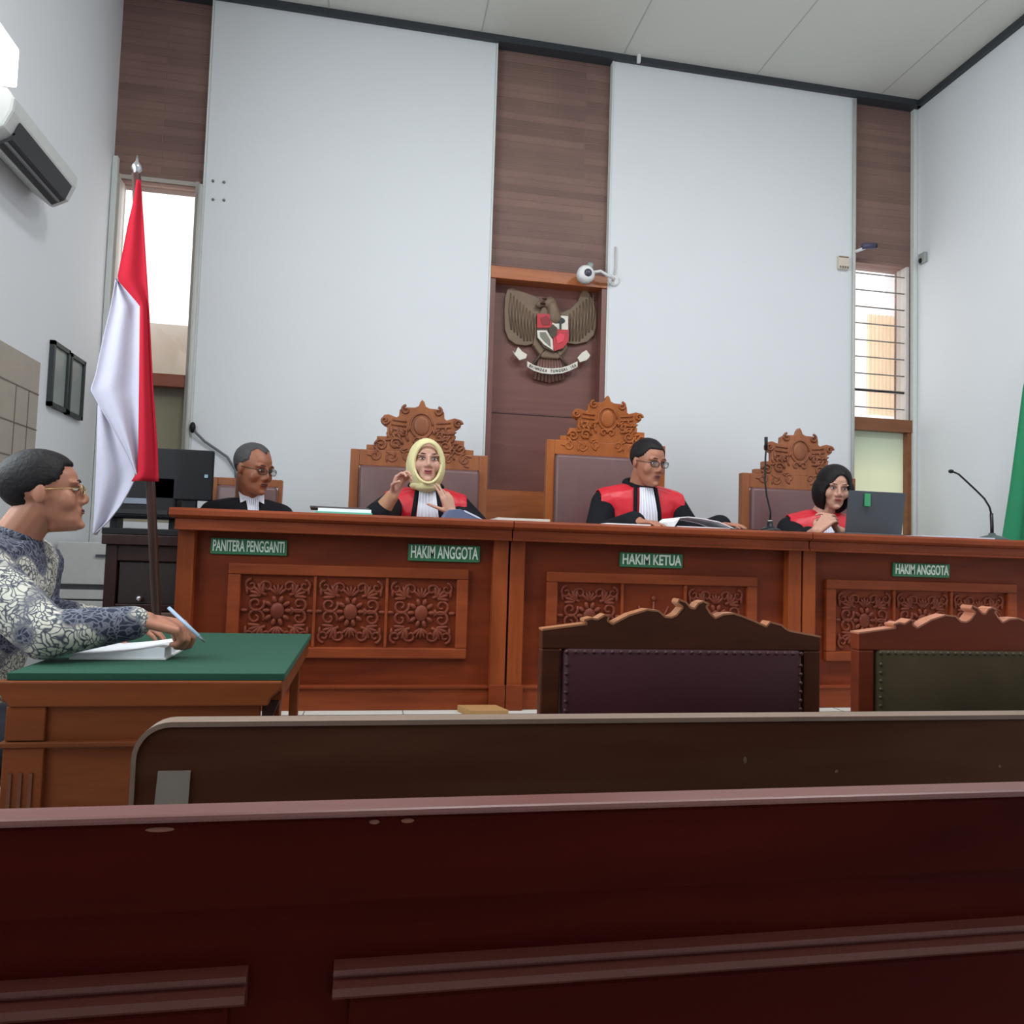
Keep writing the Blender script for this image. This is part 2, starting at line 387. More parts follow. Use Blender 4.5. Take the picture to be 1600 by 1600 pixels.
# outside, as seen through the windows
ow=MB().box((-3.2,7.0,0),(-.3,7.1,2.96)); 
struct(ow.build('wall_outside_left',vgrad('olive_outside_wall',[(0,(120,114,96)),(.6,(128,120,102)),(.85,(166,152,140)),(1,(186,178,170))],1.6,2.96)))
struct(MB().box((3.0,11.0,0),(12.0,11.1,4.6)).box((3.0,11.0,4.6),(9.2,11.1,5.4)).build('wall_outside_right',plain('pale_outside_wall',(226,222,220),.8,var=.05,scale=3)))
# centre wooden niche
c0,c1=P1[1],P2[0]
hd=MB().box((c0+.012,YW-.01,2.945),(c1-.012,YK+.15,3.03)); struct(hd.build('trim_6',ORANGEW,None,.004))
struct(MB().box((c0,YK+.05,1.3),(c1,YK+.15,3.02)).box((c0,YK+.045,2.045),(c1,YK+.05,2.05)).build('wall_niche',WP))
struct(MB().box((c0+.012,YW,1.3),(c0+.05,YK+.06,2.945)).box((c1-.05,YW,1.3),(c1-.012,YK+.06,2.945)).build('trim_7',WPR,None,.003))
struct(MB().box((c0+.012,YW-.01,PZ),(c1-.012,YK+.15,1.5)).build('wall_niche_base',ORANGEW))
struct(MB().box((c0+.05,YK+.046,2.04),(c1-.05,YK+.0505,2.052)).build('trim_8',plain('dark_seam',(58,34,32),.6)))
# ------------------------------------------------------------------ wall fittings
t=thing('wall_lamp','glowing white box lamp above the air conditioner','lamp',(XL,3.4,2.95))
MB().box((XL,3.10,2.93),(XL+.03,3.34,3.05)).build('back_plate',WHITEPL,t)
MB().box((XL+.03,3.08,2.905),(XL+.20,3.38,3.07)).build('diffuser',emit('lamp_diffuser',(255,250,248),2.0),t,.01)
t=thing('air_conditioner','white wall air conditioner with dark louvres on the left wall','air conditioner',(XL,3.7,2.72))
prof=[(0,2.90),(0,2.76),(.10,2.69),(.17,2.73),(.20,2.80),(.205,2.85),(.17,2.895),(0,2.90)]
MB().prism([Vector((XL+a,3.35,b)) for a,b in prof],(0,.70,0)).build('casing',plain('ac_casing',(196,198,196),.5),t,.012)
MB().prism([Vector((XL+a,3.42,b)) for a,b in [(.115,2.688),(.168,2.716),(.198,2.785),(.204,2.782),(.176,2.710),(.12,2.680)]],(0,.56,0)).build('louvre_slot',plain('ac_dark_slot',(50,50,54),.6),t)
lv=MB()
for k in range(2):
    a=Vector((XL+.145+.025*k,3.42,2.692+.04*k)); lv.prism([a,a+Vector((.012,0,-.004)),a+Vector((.016,0,.004)),a+Vector((.004,0,.008))],(0,.54,0))
lv.build('louvre',plain('ac_louvre',(96,98,100),.5),t)
def frame(y0,y1,z0,z1,label,group=None,w=.022):
    t=thing('picture_frame',label,'picture frame',(XL,(y0+y1)/2,z0),group)
    b=MB(); x=XL+.025
    for a,c in (((y0,z0),(y1,z0+w)),((y0,z1-w),(y1,z1)),((y0,z0),(y0+w,z1)),((y1-w,z0),(y1,z1))): b.box((XL,a[0],a[1]),(x,c[0],c[1]))
    b.build('frame',plain('dark_frame',(58,66,66),.5),t)
    MB().box((XL,y0+w,z0+w),(XL+.012,y1-w,z1-w)).build('print',plain('framed_print_grey',(150,158,156),.25,var=.1,scale=8),t)
frame(4.37,4.595,1.772,2.118,'dark framed grey print on the left wall, nearer the wall poster')
frame(4.61,4.83,1.768,2.112,'dark framed grey print on the left wall, nearer the flag')
t=thing('wall_poster','faded beige chart poster at the left edge of the left wall','poster',(XL,3.9,1.3))
MB().box((XL,3.4,1.30),(XL+.008,4.255,1.967)).build('sheet',plain('faded_beige_sheet',(168,158,146),.6,var=.12,scale=9),t)
l=MB()
for z in (1.80,1.62,1.46): l.box((XL+.006,3.4,z),(XL+.0105,4.255,z+.006))
for y in (3.6,3.8,4.0,4.14): l.box((XL+.006,y,1.30),(XL+.0105,y+.005,1.80))
l.build('chart_lines',plain('poster_lines',(120,106,96),.7),t)
# conduits, switches
t=thing('conduit','white vertical cable conduit beside the left window','conduit',(P1[0]-.02,YW-.02,1.3))
MB().tube([(P1[0]-.022,YW-.012,PZ+.5),(P1[0]-.022,YW-.012,3.36)],.014,10).build('pipe',plain('conduit_white',(196,196,192),.5),t,smooth=True)
t=thing('conduit','white vertical cable conduit beside the right window','conduit',(P2[1]+.0,YW-.02,PZ))
MB().tube([(P2[1]-.008,YW-.014,PZ+.5),(P2[1]-.008,YW-.014,4.58)],.012,10).build('pipe',plain('conduit_white',(196,196,192),.5),t,smooth=True)
b=pp(302,664,Y=YW-.03)
t=thing('power_cable','dark cable drooping from the conduit towards the seated clerk','cable',(b.x,YW-.03,1.4))
MB().tube([pp(300,664,Y=YW-.03),pp(306,676,Y=YW-.03),pp(320,690,Y=YW-.02),pp(338,702,Y=YW-.02),pp(355,714,Y=YW-.02),pp(368,735,Y=YW-.015),pp(372,790,Y=YW-.015)],.008,8).build('cord',plain('cable_grey',(96,100,106),.5),t,smooth=True)
MB().ell(pp(301,668,Y=YW-.03),(.018,.02,.035)).build('clip',BLACK,t,smooth=True)
for q in ((333,283),(350,285),(333,312),(350,313)):
    p=pp(*q,Y=YW)
    tag(MB().lathe((p.x,YW,p.z),[(.009,.0),(.009,-.006),(.004,-.012)],12,'Y').build('wall_anchor',plain('wall_anchor_grey',(110,128,120),.6)),'small grey screw anchor left of the white panel, one of a square of four','anchor','screw anchors on the wall')
t=thing('switch_box','small cream switch box with dark marks left of the barred window','switch',pp(1316,412,Y=YW))
p=pp(1316,412,Y=YW)
MB().box((p.x-.045,YW-.03,p.z-.05),(p.x+.04,YW,p.z+.05)).build('box',plain('switch_cream',(212,200,186),.5),t,.004)
l=MB()
for k in range(4): MB().box((p.x-.04+k*.02,YW-.033,p.z-.045),(p.x-.028+k*.02,YW-.028,p.z-.03)).build('terminal',plain('switch_marks',(120,104,92),.5),t)
l.box((p.x-.045,YW-.033,p.z+.035),(p.x+.03,YW-.028,p.z+.042)); l.build('strip',plain('switch_marks',(120,104,92),.5),t)
p=pp(1350,388,Y=YW-.05)
t=thing('wall_camera','small dark bullet camera on a white bracket above the right window','camera',p)
MB().tube([(p.x-.06,YW,p.z-.02),(p.x-.04,YW-.06,p.z-.02),(p.x-.01,YW-.08,p.z-.01)],.012,8).build('bracket',WHITEPL,t,smooth=True)
MB().tube([(p.x-.035,YW-.08,p.z),(p.x+.055,YW-.10,p.z+.005)],.022,12).build('body',plain('camera_navy',(70,66,96),.4),t,smooth=True)
MB().tube([(p.x+.05,YW-.10,p.z+.005),(p.x+.066,YW-.103,p.z+.006)],.016,12).build('lens',BLACK,t,smooth=True)
p=pp(1442,402,X=XR-.01)
t=thing('sensor','small grey wall sensor by the corner right of the barred window','sensor',p)
MB().box((XR-.03,p.y-.04,p.z-.05),(XR,p.y+.03,p.z+.03)).build('housing',plain('sensor_grey',(150,156,152),.5),t,.006)
MB().ell((XR-.03,p.y,p.z-.03),(.015,.015,.02)).build('lens',BLACK,t,smooth=True)
p=pp(998,92,Y=YW-.04)
t=thing('sensor','tiny white sensor hung on the dark ceiling trim','sensor',p)
MB().box((p.x-.012,YW-.055,p.z-.03),(p.x+.012,YW-.03,p.z+.03)).build('housing',WHITEPL,t,.004)
# security camera
p=pp(915,429,Y=YW-.12); e=pp(951,438,Y=YW)
t=thing('security_camera','round white security camera on a bent bracket above the emblem','camera',e)
MB().tube([(e.x+.03,YW,e.z),(e.x+.02,YW-.06,e.z-.005),(e.x-.04,YW-.09,e.z+.0),(e.x-.09,YW-.1,e.z+.02),(p.x+.03,YW-.12,p.z+.015)],.011,10).build('bracket',WHITEPL,t,smooth=True)
MB().lathe((e.x+.035,YW,e.z),[(.04,0),(.04,-.012),(.03,-.018)],20,'Y').build('mount_plate',WHITEPL,t)
MB().lathe((p.x,YW-.12,p.z),[(.03,.05),(.058,.03),(.062,-.01),(.05,-.035),(.03,-.04)],28,'Y').build('housing',WHITEPL,t,smooth=True)
MB().lathe((p.x+.006,YW-.155,p.z),[(.026,.0),(.026,-.01),(.015,-.016)],20,'Y').build('lens',plain('lens_dark',(66,62,78),.2),t,smooth=True)
MB().tube([(p.x+.03,YW-.1,p.z+.05),(p.x+.04,YW-.09,p.z+.085)],[.018,.024],12).build('knob',plain('camera_knob',(150,160,150),.4),t,smooth=True)
MB().tube([(e.x+.033,YW-.012,e.z),(e.x+.045,YW-.01,e.z+.1),(e.x+.04,YW-.01,e.z+.24)],.006,8).build('cable',plain('conduit_white',(196,196,192),.5),t,smooth=True)
# ------------------------------------------------------------------ emblem: carved eagle with shield
EY=YK+.05
def ep(px,py,dy=0.0): 
    v=pp(px,py,Y=EY-.03); v.y=EY-dy; return v
t=thing('wall_emblem','carved bronze eagle emblem with red and white shield and white ribbon in the niche','emblem',ep(862,600))
wl=[(848,470),(835,462),(815,455),(800,449),(793,452),(789,465),(788,490),(789,515),(795,530),(806,538),(822,540),(842,535),(850,520)]
wr=[(864,478),(878,488),(892,482),(903,470),(908,458),(914,450),(921,458),(928,472),(932,490),(932,510),(928,524),(918,534),(900,538),(885,536),(870,522)]
for q,nm in ((wl,'wing'),(wr,'wing')):
    o=MB().prism([ep(x,y,.0) for x,y in q],(0,-.03,0)).build(nm,GOLDB,t,.004)
    cx=sum(x for x,y in q)/len(q); f=MB(); sg=-1 if cx<860 else 1
    for k in range(11):
        x0=862+sg*(14+5.0*k); top=480-abs(k-8)*-1; top={True:500-4.6*k,False:0}[True]; bot=533-max(0,k-6)*4.5
        if top<bot: f.tube([ep(x0,top+4,.032),ep(x0+sg*1.5,(top+bot)/2,.036),ep(x0-sg*1,bot,.032)],[.004,.009,.006],6)
    f.build('feathers',GOLDB,o,smooth=True)
MB().prism([ep(x,y) for x,y in [(850,472),(866,474),(880,500),(886,545),(872,562),(846,560),(832,540),(838,500)]],(0,-.05,0)).build('body',GOLDB,t,.01)
hd=MB(); hd.ell(ep(858,475,.05),(.05,.03,.045)); hd.cap(ep(862,480,.05),ep(866,500,.04),.04,.055); hd.prism([ep(842,470,.045),ep(836,478,.045),ep(840,483,.045),ep(850,480,.045)],(0,-.02,0))
hd.build('head',GOLDB,t,smooth=True)
MB().ell(ep(848,470,.08),(.018,.01,.007)).ell(ep(846,477,.075),(.02,.012,.006)).build('beak',plain('beak_dark',(80,38,34),.5),t,smooth=True)
tl=MB()
for k in range(9):
    a=R(-28+7*k); tl.tube([ep(859+4*(k-4),560,.02),ep(859+7.0*(k-4)*.8,598-abs(k-4)*1.3,.02)],[.012,.014],6)
tl.build('tail',plain('tail_bronze',(120,88,78),.5),t,smooth=True)
for sgx in (-1,1):
    MB().tube([ep(858+sgx*8,548,.04),ep(858+sgx*20,562,.04),ep(858+sgx*28,574,.045)],[.012,.01,.012],8).build('leg',GOLDD,t,smooth=True)
sh=[(837,493),(885,496),(886,535),(878,548),(862,552),(848,546),(837,530)]
s0=MB().prism([ep(x,y,.05) for x,y in sh],(0,-.02,0)).build('shield',GOLDD,t,.003)
def quad(nm,pts,mat): return MB().prism([ep(x,y,.07) for x,y in pts],(0,-.006,0)).build(nm,mat,s0)
quad('shield_field',[(837,493),(860,494),(860,515),(837,515)],EMR); quad('shield_field',[(862,518),(886,518),(886,535),(878,546),(864,551),(862,545)],EMR)
quad('shield_field',[(860,495),(885,497),(885,518),(861,517)],EMW); quad('shield_field',[(837,519),(852,519),(861,533),(862,550),(848,541),(838,530)],EMW)
MB().ell(ep(873,504,.078),(.034,.006,.022)).box(ep(871.5,517,.085),ep(874.5,506,.076)).build('tree_symbol',plain('emblem_dark_green',(50,58,56),.6),s0,smooth=False)
MB().prism([ep(x,y,.077) for x,y in [(841,522),(850,522),(857,534),(858,545),(848,536),(842,529)]],(0,-.003,0)).build('rice_symbol',plain('emblem_rice',(128,124,112),.6),s0)
MB().prism([ep(x,y,.077) for x,y in [(842,500),(852,497),(858,503),(856,511),(845,511)]],(0,-.003,0)).build('bull_symbol',plain('emblem_bull',(140,44,48),.6),s0)
MB().prism([ep(x,y,.077) for x,y in [(866,530),(872,523),(880,527),(878,536),(868,540)]],(0,-.003,0)).build('chain_symbol',plain('emblem_chain',(226,70,90),.6),s0)
MB().prism([ep(x,y,.076) for x,y in [(855,516),(861,510),(868,516),(867,526),(861,531),(856,526)]],(0,-.009,0)).build('star_field',GOLDD,s0)
rb=MB()
def band(pts,w):
    up_=[ep(x,y-w,.06) for x,y in pts]; dn=[ep(x,y+w,.06) for x,y in pts]
    rb.prism(up_+dn[::-1],(0,-.014,0))
band([(822,571),(832,577),(845,581),(860,582.5),(876,581),(888,577),(900,571)],4.5)
rb.prism([ep(x,y,.055) for x,y in [(799,549),(803,554),(808,544),(814,551),(822,556),(820,562),(810,565),(806,560),(803,557)]],(0,-.014,0))
rb.prism([ep(x,y,.055) for x,y in [(920,557),(916,552),(914,549),(907,553),(900,561),(904,568),(914,565),(918,561)]],(0,-.014,0))
rbo=rb.build('ribbon',EMW,t,.002)
words='BHINNEKA TUNGGAL IKA'; arc=[(826,574),(836,578.5),(848,581.5),(861,582.5),(875,581.2),(886,578),(896,573.5)]
for i,chh in enumerate(words):
    if chh==' ': continue
    u=i/(len(words)-1)*(len(arc)-1); k=min(int(u),len(arc)-2); f=u-k
    x=arc[k][0]*(1-f)+arc[k+1][0]*f; y=arc[k][1]*(1-f)+arc[k+1][1]*f; sl=(arc[k+1][1]-arc[k][1])/(arc[k+1][0]-arc[k][0])
    me=text_mesh(chh,.027,.001,.75,.0006); place(me,Matrix.Translation(ep(x,y,.0765))@Matrix.Rotation(math.atan(sl),4,'Y')@Matrix.Rotation(PI/2,4,'X'))
    link('ribbon_letter',me,plain('ribbon_text',(70,62,56),.6),rbo)
# ------------------------------------------------------------------ judges' benches
def spiral(mb,c,r,turns,a0,dirn,y,rad):
    pts=[];n=int(14*turns)
    for i in range(n+1):
        f=i/n; a=a0+dirn*2*PI*turns*f; rr=r*(1-.82*f)
        pts.append(Vector((c[0]+rr*math.cos(a),y,c[1]+rr*math.sin(a))))
    mb.tube(pts,[rad*(1-.3*i/n) for i in range(n+1)],6)
def leaf(mb,c,a,L,w,y,h=.006):
    M=Matrix.Rotation(-a,3,'Y'); mb.ell((c[0]+math.cos(a)*L/2,y,c[1]+math.sin(a)*L/2),(L/2,h,w/2),M,10,6)
def carved(x0,x1,z0,z1,y,kind):
    mb=MB(); cx,cz=(x0+x1)/2,(z0+z1)/2; s=(x1-x0)/2; h=(z1-z0)/2
    if kind=='scales':
        mb.tube([(cx,y,cz-.4*h),(cx,y,cz+.5*h)],.006,6); mb.ell((cx,y,cz+.6*h),(.012,.008,.012),None,8,6)
        for q in (-1,1):
            mb.tube([(cx,y,cz+.1*h),(cx+q*.3*s,y,cz-.05*h),(cx+q*.62*s,y,cz+.15*h)],.006,6)
            mb.tube([(cx+q*.1*s,y,cz-.5*h),(cx+q*.5*s,y,cz+.35*h)],.005,6); mb.ell((cx+q*.45*s,y,cz-.25*h),(.03,.006,.012),None,10,6)
        return mb
    mb.ell((cx,y,cz),(.030,.016,.036),None,14,8)
    for k in range(10):
        a=2*PI*k/10; leaf(mb,(cx+.026*math.cos(a),cz+.03*math.sin(a)),a,.036,.02,y,.011)
    for q in (-1,1):
        for v in (-1,1):
            spiral(mb,(cx+q*s*.62,cz+v*h*.20),s*.26,1.3,PI/2*(1+q)+v*.4,q*v,y,.0075)
            spiral(mb,(cx+q*s*.32,cz+v*h*.70),s*.24,1.2,-v*PI/2,q*v,y,.0075)
            spiral(mb,(cx+q*s*.76,cz+v*h*.74),s*.19,1.2,v*PI/2,-q*v,y,.007)
            for k in range(5):
                a=math.atan2(v,q)+.45*(k-2); leaf(mb,(cx+q*s*.45,cz+v*h*.45),a,.055,.017,y,.009)
            leaf(mb,(cx+q*s*.88,cz+v*h*.45),v*PI/2,.04,.014,y,.008)
        leaf(mb,(cx+q*s*.82,cz),0 if q>0 else PI,.035,.016,y,.009)
    for v in (-1,1):
        for k in range(5): leaf(mb,(cx,cz+v*h*.45),v*PI/2+.42*(k-2),.05,.014,y,.01)
    return mb
def bench(x0,x1,f0,f1,label,squares,group=None,ov=.003):
    t=thing('judge_bench',label,'bench',((x0+x1)/2,3.6,PZ),group)
    mb=MB().prism([Vector((x0-ov,y,z)) for y,z in [(3.215,1.185),(3.215,1.205),(3.222,1.215),(3.90,1.215),(3.90,1.175),(3.235,1.175)]],(x1-x0+.003+ov,0,0))
    mb.build('worktop',BENCH,t,.002)
    MB().box((x0-.002,3.245,1.132),(x1+.002,3.30,1.175)).box((x0-.003,3.238,1.128),(x1+.003,3.30,1.138)).build('frieze',BENCH,t,.002)
    for a,b in ((x0,x0+.065),(x1-.065,x1)):
        MB().box((a,3.30,PZ),(b,3.36,1.132)).build('stile',BENCHV,t,.003)
    MB().box((x0+.065,3.345,PZ),(x1-.065,3.365,1.132)).build('front_panel',BENCHD,t)
    MB().box((x0+.066,3.315,PZ),(x1-.066,3.345,.50)).box((x0+.066,3.308,.49),(x1-.066,3.345,.503)).box((x0-.004,3.29,PZ),(x0+.07,3.30,.51)).box((x1-.07,3.29,PZ),(x1+.002,3.30,.51)).build('plinth',BENCH,t,.003)
    fr=MB()
    for a,b in (((f0-.05,.955),(f1+.05,1.0)),((f0-.05,.615),(f1+.05,.66)),((f0-.05,.66),(f0,.955)),((f1,.66),(f1+.05,.955))): fr.box((a[0],3.318,a[1]),(b[0],3.346,b[1]))
    fr.build('panel_frame',BENCH,t,.005)
    MB().box((f0,3.338,.66),(f1,3.346,.955)).build('carving_ground',BENCHD,t)
    n=len(squares); w=(f1-f0)/n
    for k,kd in enumerate(squares):
        if k: MB().box((f0+k*w-.006,3.325,.66),(f0+k*w+.006,3.346,.955)).build('divider',BENCH,t,.002)
        carved(f0+k*w+.008,f0+(k+1)*w-.008,.668,.947,3.334,kd).build('carved_panel',CARVE,t,smooth=True)
    MB().box((x0,3.36,PZ),(x0+.03,3.88,1.175)).build('side_panel',BENCHV,t); MB().box((x1-.03,3.36,PZ),(x1,3.88,1.175)).build('side_panel',BENCHV,t)
bench(-.752,.603,-.505,.385,'carved wooden judge bench at left, bearing the signs of clerk and member judge',['f','f','f'],ov=.02)
bench(.612,1.995,.832,1.735,'carved wooden judge bench in the middle, with the scales carving',['f','scales','f'])
bench(2.004,3.42,2.188,3.13,'carved wooden judge bench at right, with the laptop on it',['f','f','f'])
def sign(x0,x1,z0,z1,txt,label):
    t=thing('name_sign',label,'sign',((x0+x1)/2,3.34,z0))
    MB().box((x0,3.333,z0),(x1,3.345,z1)).build('board',GREENS,t,.002)
    me=text_mesh(txt,.066,.002,1,.0012)
    w=max(v.co.x for v in me.vertices)-min(v.co.x for v in me.vertices); h=max(v.co.y for v in me.vertices)-min(v.co.y for v in me.vertices)
    for v in me.vertices: v.co.x*=(x1-x0-.02)/w; v.co.y*=(z1-z0-.018)/h
    me.transform(Matrix.Translation(((x0+x1)/2,3.331,(z0+z1)/2))@Matrix.Rotation(PI/2,4,'X'))
    link('lettering',me,WHITEL,t)
sign(-.632,-.33,1.035,1.10,'PANITERA PENGGANTI','green sign reading PANITERA PENGGANTI on the left bench')
sign(.172,.482,1.03,1.102,'HAKIM ANGGOTA','green sign reading HAKIM ANGGOTA on the left bench')
sign(1.12,1.42,1.03,1.096,'HAKIM KETUA','green sign reading HAKIM KETUA on the middle bench')
sign(2.50,2.81,1.022,1.088,'HAKIM ANGGOTA','green sign reading HAKIM ANGGOTA on the right bench')
# ------------------------------------------------------------------ judges' chairs
def judge_chair(cx,zt,hw,label,Y=4.42,mat=CHAIRW,crest=True,k=1.0):
    """zt: height of the square frame top; hw half width"""
    t=thing('judge_chair',label,'chair',(cx,Y-.2,PZ))
    s=hw/.385
    pw=.05*s
    for q in (-1,1):
        MB().box((cx+q*hw-(pw if q>0 else 0),Y,PZ),(cx+q*hw+(0 if q>0 else pw),Y+.05,zt)).build('back_post',mat,t,.004)
        MB().box((cx+q*(hw-.03)-.025,Y-.50,PZ),(cx+q*(hw-.03)+.025,Y-.45,PZ+.62)).build('front_leg',mat,t,.004)
        ar=MB().box((cx+q*(hw-.03)-.035,Y-.52,PZ+.62),(cx+q*(hw-.03)+.035,Y,PZ+.66)); ar.build('armrest',mat,t,.01)
    MB().box((cx-hw+pw,Y,zt-.09*s),(cx+hw-pw,Y+.05,zt)).build('back_rail',mat,t,.004); MB().box((cx-hw+pw,Y,PZ+.42),(cx+hw-pw,Y+.05,PZ+.47)).build('lower_rail',mat,t,.004)
    if crest:
        half=[(.30,.0),(.30,.028),(.245,.03),(.245,.078),(.19,.08),(.19,.135),(.205,.14),(.222,.155),(.224,.18),(.21,.2),(.185,.205),(.14,.19),(.128,.2),(.125,.235),(.10,.25),(.04,.252),(.02,.262),(.012,.285),(0,.30)]
        pts=[Vector((cx-a*s,Y+.005,zt+b*s)) for a,b in half]+[Vector((cx+a*s,Y+.005,zt+b*s)) for a,b in half[::-1][1:]]
        MB().prism(pts,(0,.04,0)).build('crest',mat,t,.003)
        c=MB(); y=Y+.002
        for q in (-1,1):
            spiral(c,(cx+q*.205*s,zt+.17*s),.024*s,1.3,0,q,y,.009)
            spiral(c,(cx+q*.09*s,zt+.235*s),.026*s,1.2,PI/2,-q,y,.008)
            spiral(c,(cx+q*.22*s,zt+.03*s),.035*s,1.4,PI,q,y,.008)
            spiral(c,(cx+q*.14*s,zt+.04*s),.036*s,1.4,0,-q,y,.008)
            spiral(c,(cx+q*.25*s,zt-.03*s),.034*s,1.3,PI/2,q,y,.008)
            spiral(c,(cx+q*.07*s,zt-.02*s),.032*s,1.3,-PI/2,q,y,.008)
            spiral(c,(cx+q*.16*s,zt-.035*s),.03*s,1.3,0,q,y,.007)
            for i in range(4): c.tube([(cx+q*.085*s,y,zt+(.09+i*.026)*s),(cx+q*(.175-.004*i)*s,y,zt+(.098+i*.026)*s)],.006,6)
            for i in range(3): leaf(c,(cx+q*(.11+.03*i)*s,zt+.06*s),PI/2-q*.5,.05*s,.016,y,.009)
        rg=random.Random(5)
        for q in (-1,1):
            for i in range(26):
                u=rg.random(); v=rg.random(); zz=-.07+.185*v; xm=.27 if zz<.01 else (.215 if zz<.06 else .165); xx=.07+(xm-.07)*u
                leaf(c,(cx+q*xx*s,zt+zz*s),PI/2-q*(rg.random()*2.4-.4),.04*s,.014,y,.009)
        pts=[(cx+.062*s*math.cos(a),y,zt+.15*s+.07*s*math.sin(a)) for a in [2*PI*i/20 for i in range(21)]]
        c.tube(pts,.006,6); c.ell((cx,y,zt+.15*s),(.045*s,.01,.055*s)); spiral(c,(cx-.025*s,zt+.06*s),.025*s,1.2,0,1,y,.007); spiral(c,(cx+.025*s,zt+.06*s),.025*s,1.2,PI,-1,y,.007)
        c.build('carving',CARVC if mat is CHAIRW else CHAIRO,t,smooth=True)
    MB().box((cx-hw+pw,Y-.035,PZ+.47),(cx+hw-pw,Y+.02,zt-.09*s)).build('back_pad',LEATH,t,.02,True)
    MB().box((cx-hw+.03,Y-.47,PZ+.36),(cx+hw-.03,Y,PZ+.41)).build('seat_frame',mat,t,.005)
    MB().box((cx-hw+.065,Y-.48,PZ+.41),(cx+hw-.065,Y-.03,PZ+.455)).build('seat',LEATH,t,.02,True)
    return t
def chair_at(pl,pr,ptop,*a,**kw):
    Y=kw.get('Y',4.42); l=pp(*pl,Y=Y); r=pp(*pr,Y=Y)
    return judge_chair((l.x+r.x)/2,(l.z+r.z)/2,(r.x-l.x)/2,*a,**kw)
chair_at((548,701),(763,712),None,'carved high-backed chair with brown leather behind the woman in the cream headscarf')
chair_at((855,688),(1040,695),None,'carved high-backed orange wooden chair behind the man in glasses and red robe',mat=CHAIRO)
chair_at((1160,738),(1337,748),None,'carved high-backed wooden chair behind the woman with the black bob')
cc=chair_at((334,735),(441,760),None,'plain brown wooden chair behind the clerk in the dark suit',crest=False)
# ------------------------------------------------------------------ people
def rotM(yaw,pitch,roll=0):
    return (Matrix.Rotation(yaw,3,'Z')@Matrix.Rotation(roll,3,'Y')@Matrix.Rotation(pitch,3,'X'))
def ring(c,fx,fy,rx,ryf,ryb,n=24,p=2.3):
    """superellipse ring; fx side axis, fy forward axis"""
    out=[]
    for i in range(n):
        a=2*PI*i/n; ca,sa=math.cos(a),math.sin(a)
        x=rx*math.copysign(abs(ca)**(2/p),ca); y=(ryf if sa>0 else ryb)*math.copysign(abs(sa)**(2/p),sa)
        out.append(c+fx*x+fy*y)
    return out
def head_prims(mb,c,M,s,male=True,nose=1.0):
    T=lambda x,y,z:c+M@(Vector((x,y,z))*s)
    fx=M@Vector((1,0,0)); fy=M@Vector((0,-1,0))
    mb.ell(T(0,.018,.035),(.076*s,.096*s,.083*s),M,24,16)
    sl=[(.075,.050,.068,.05),(.05,.064,.082,.05),(.022,.066,.083,.05),(.005,.064,.079,.05),(-.02,.063,.084,.04),(-.045,.058,.086,.03),(-.065,.053,.087,.02),(-.085,.045,.086,.0),(-.102,.034,.084,-.02),(-.114,.02,.072,-.04)]
    if not male: sl=[(z,w*.95,f*.98,b) for z,w,f,b in sl]
    mb.loft([ring(T(0,0,z),fx,fy,w*s,f*s,b*s if b>0 else .002,24,2.2) if b>0 else ring(T(0,-.03,z),fx,fy,w*s,(f-.03)*s,.03*s,24,2.2) for z,w,f,b in sl])
    # nose
    mb.cap(T(0,-.082,.014),T(0,-.099*nose,-.024),.0085*s,.0105*s); mb.ell(T(0,-.094*nose,-.030),(.0135*s,.012*s,.009*s),M)
    for q in (-1,1):
        mb.ell(T(q*.014,-.088,-.033),(.009*s,.012*s,.008*s),M)
        mb.ell(T(q*.030,-.074,.024),(.025*s,.013*s,.008*s),M)       # brow ridge
        mb.ell(T(q*.036,-.052,-.026),(.028*s,.026*s,.032*s),M)      # cheek
        e=Matrix.Rotation(q*.3,3,'Z')
        mb.ell(T(q*.073,.012,-.004),(.010*s,.019*s,.031*s),M@e,14,10)
    mb.ell(T(0,-.080,-.058),(.026*s,.012*s,.016*s),M); mb.ell(T(0,-.080,-.098),(.019*s,.014*s,.013*s),M)
    return T
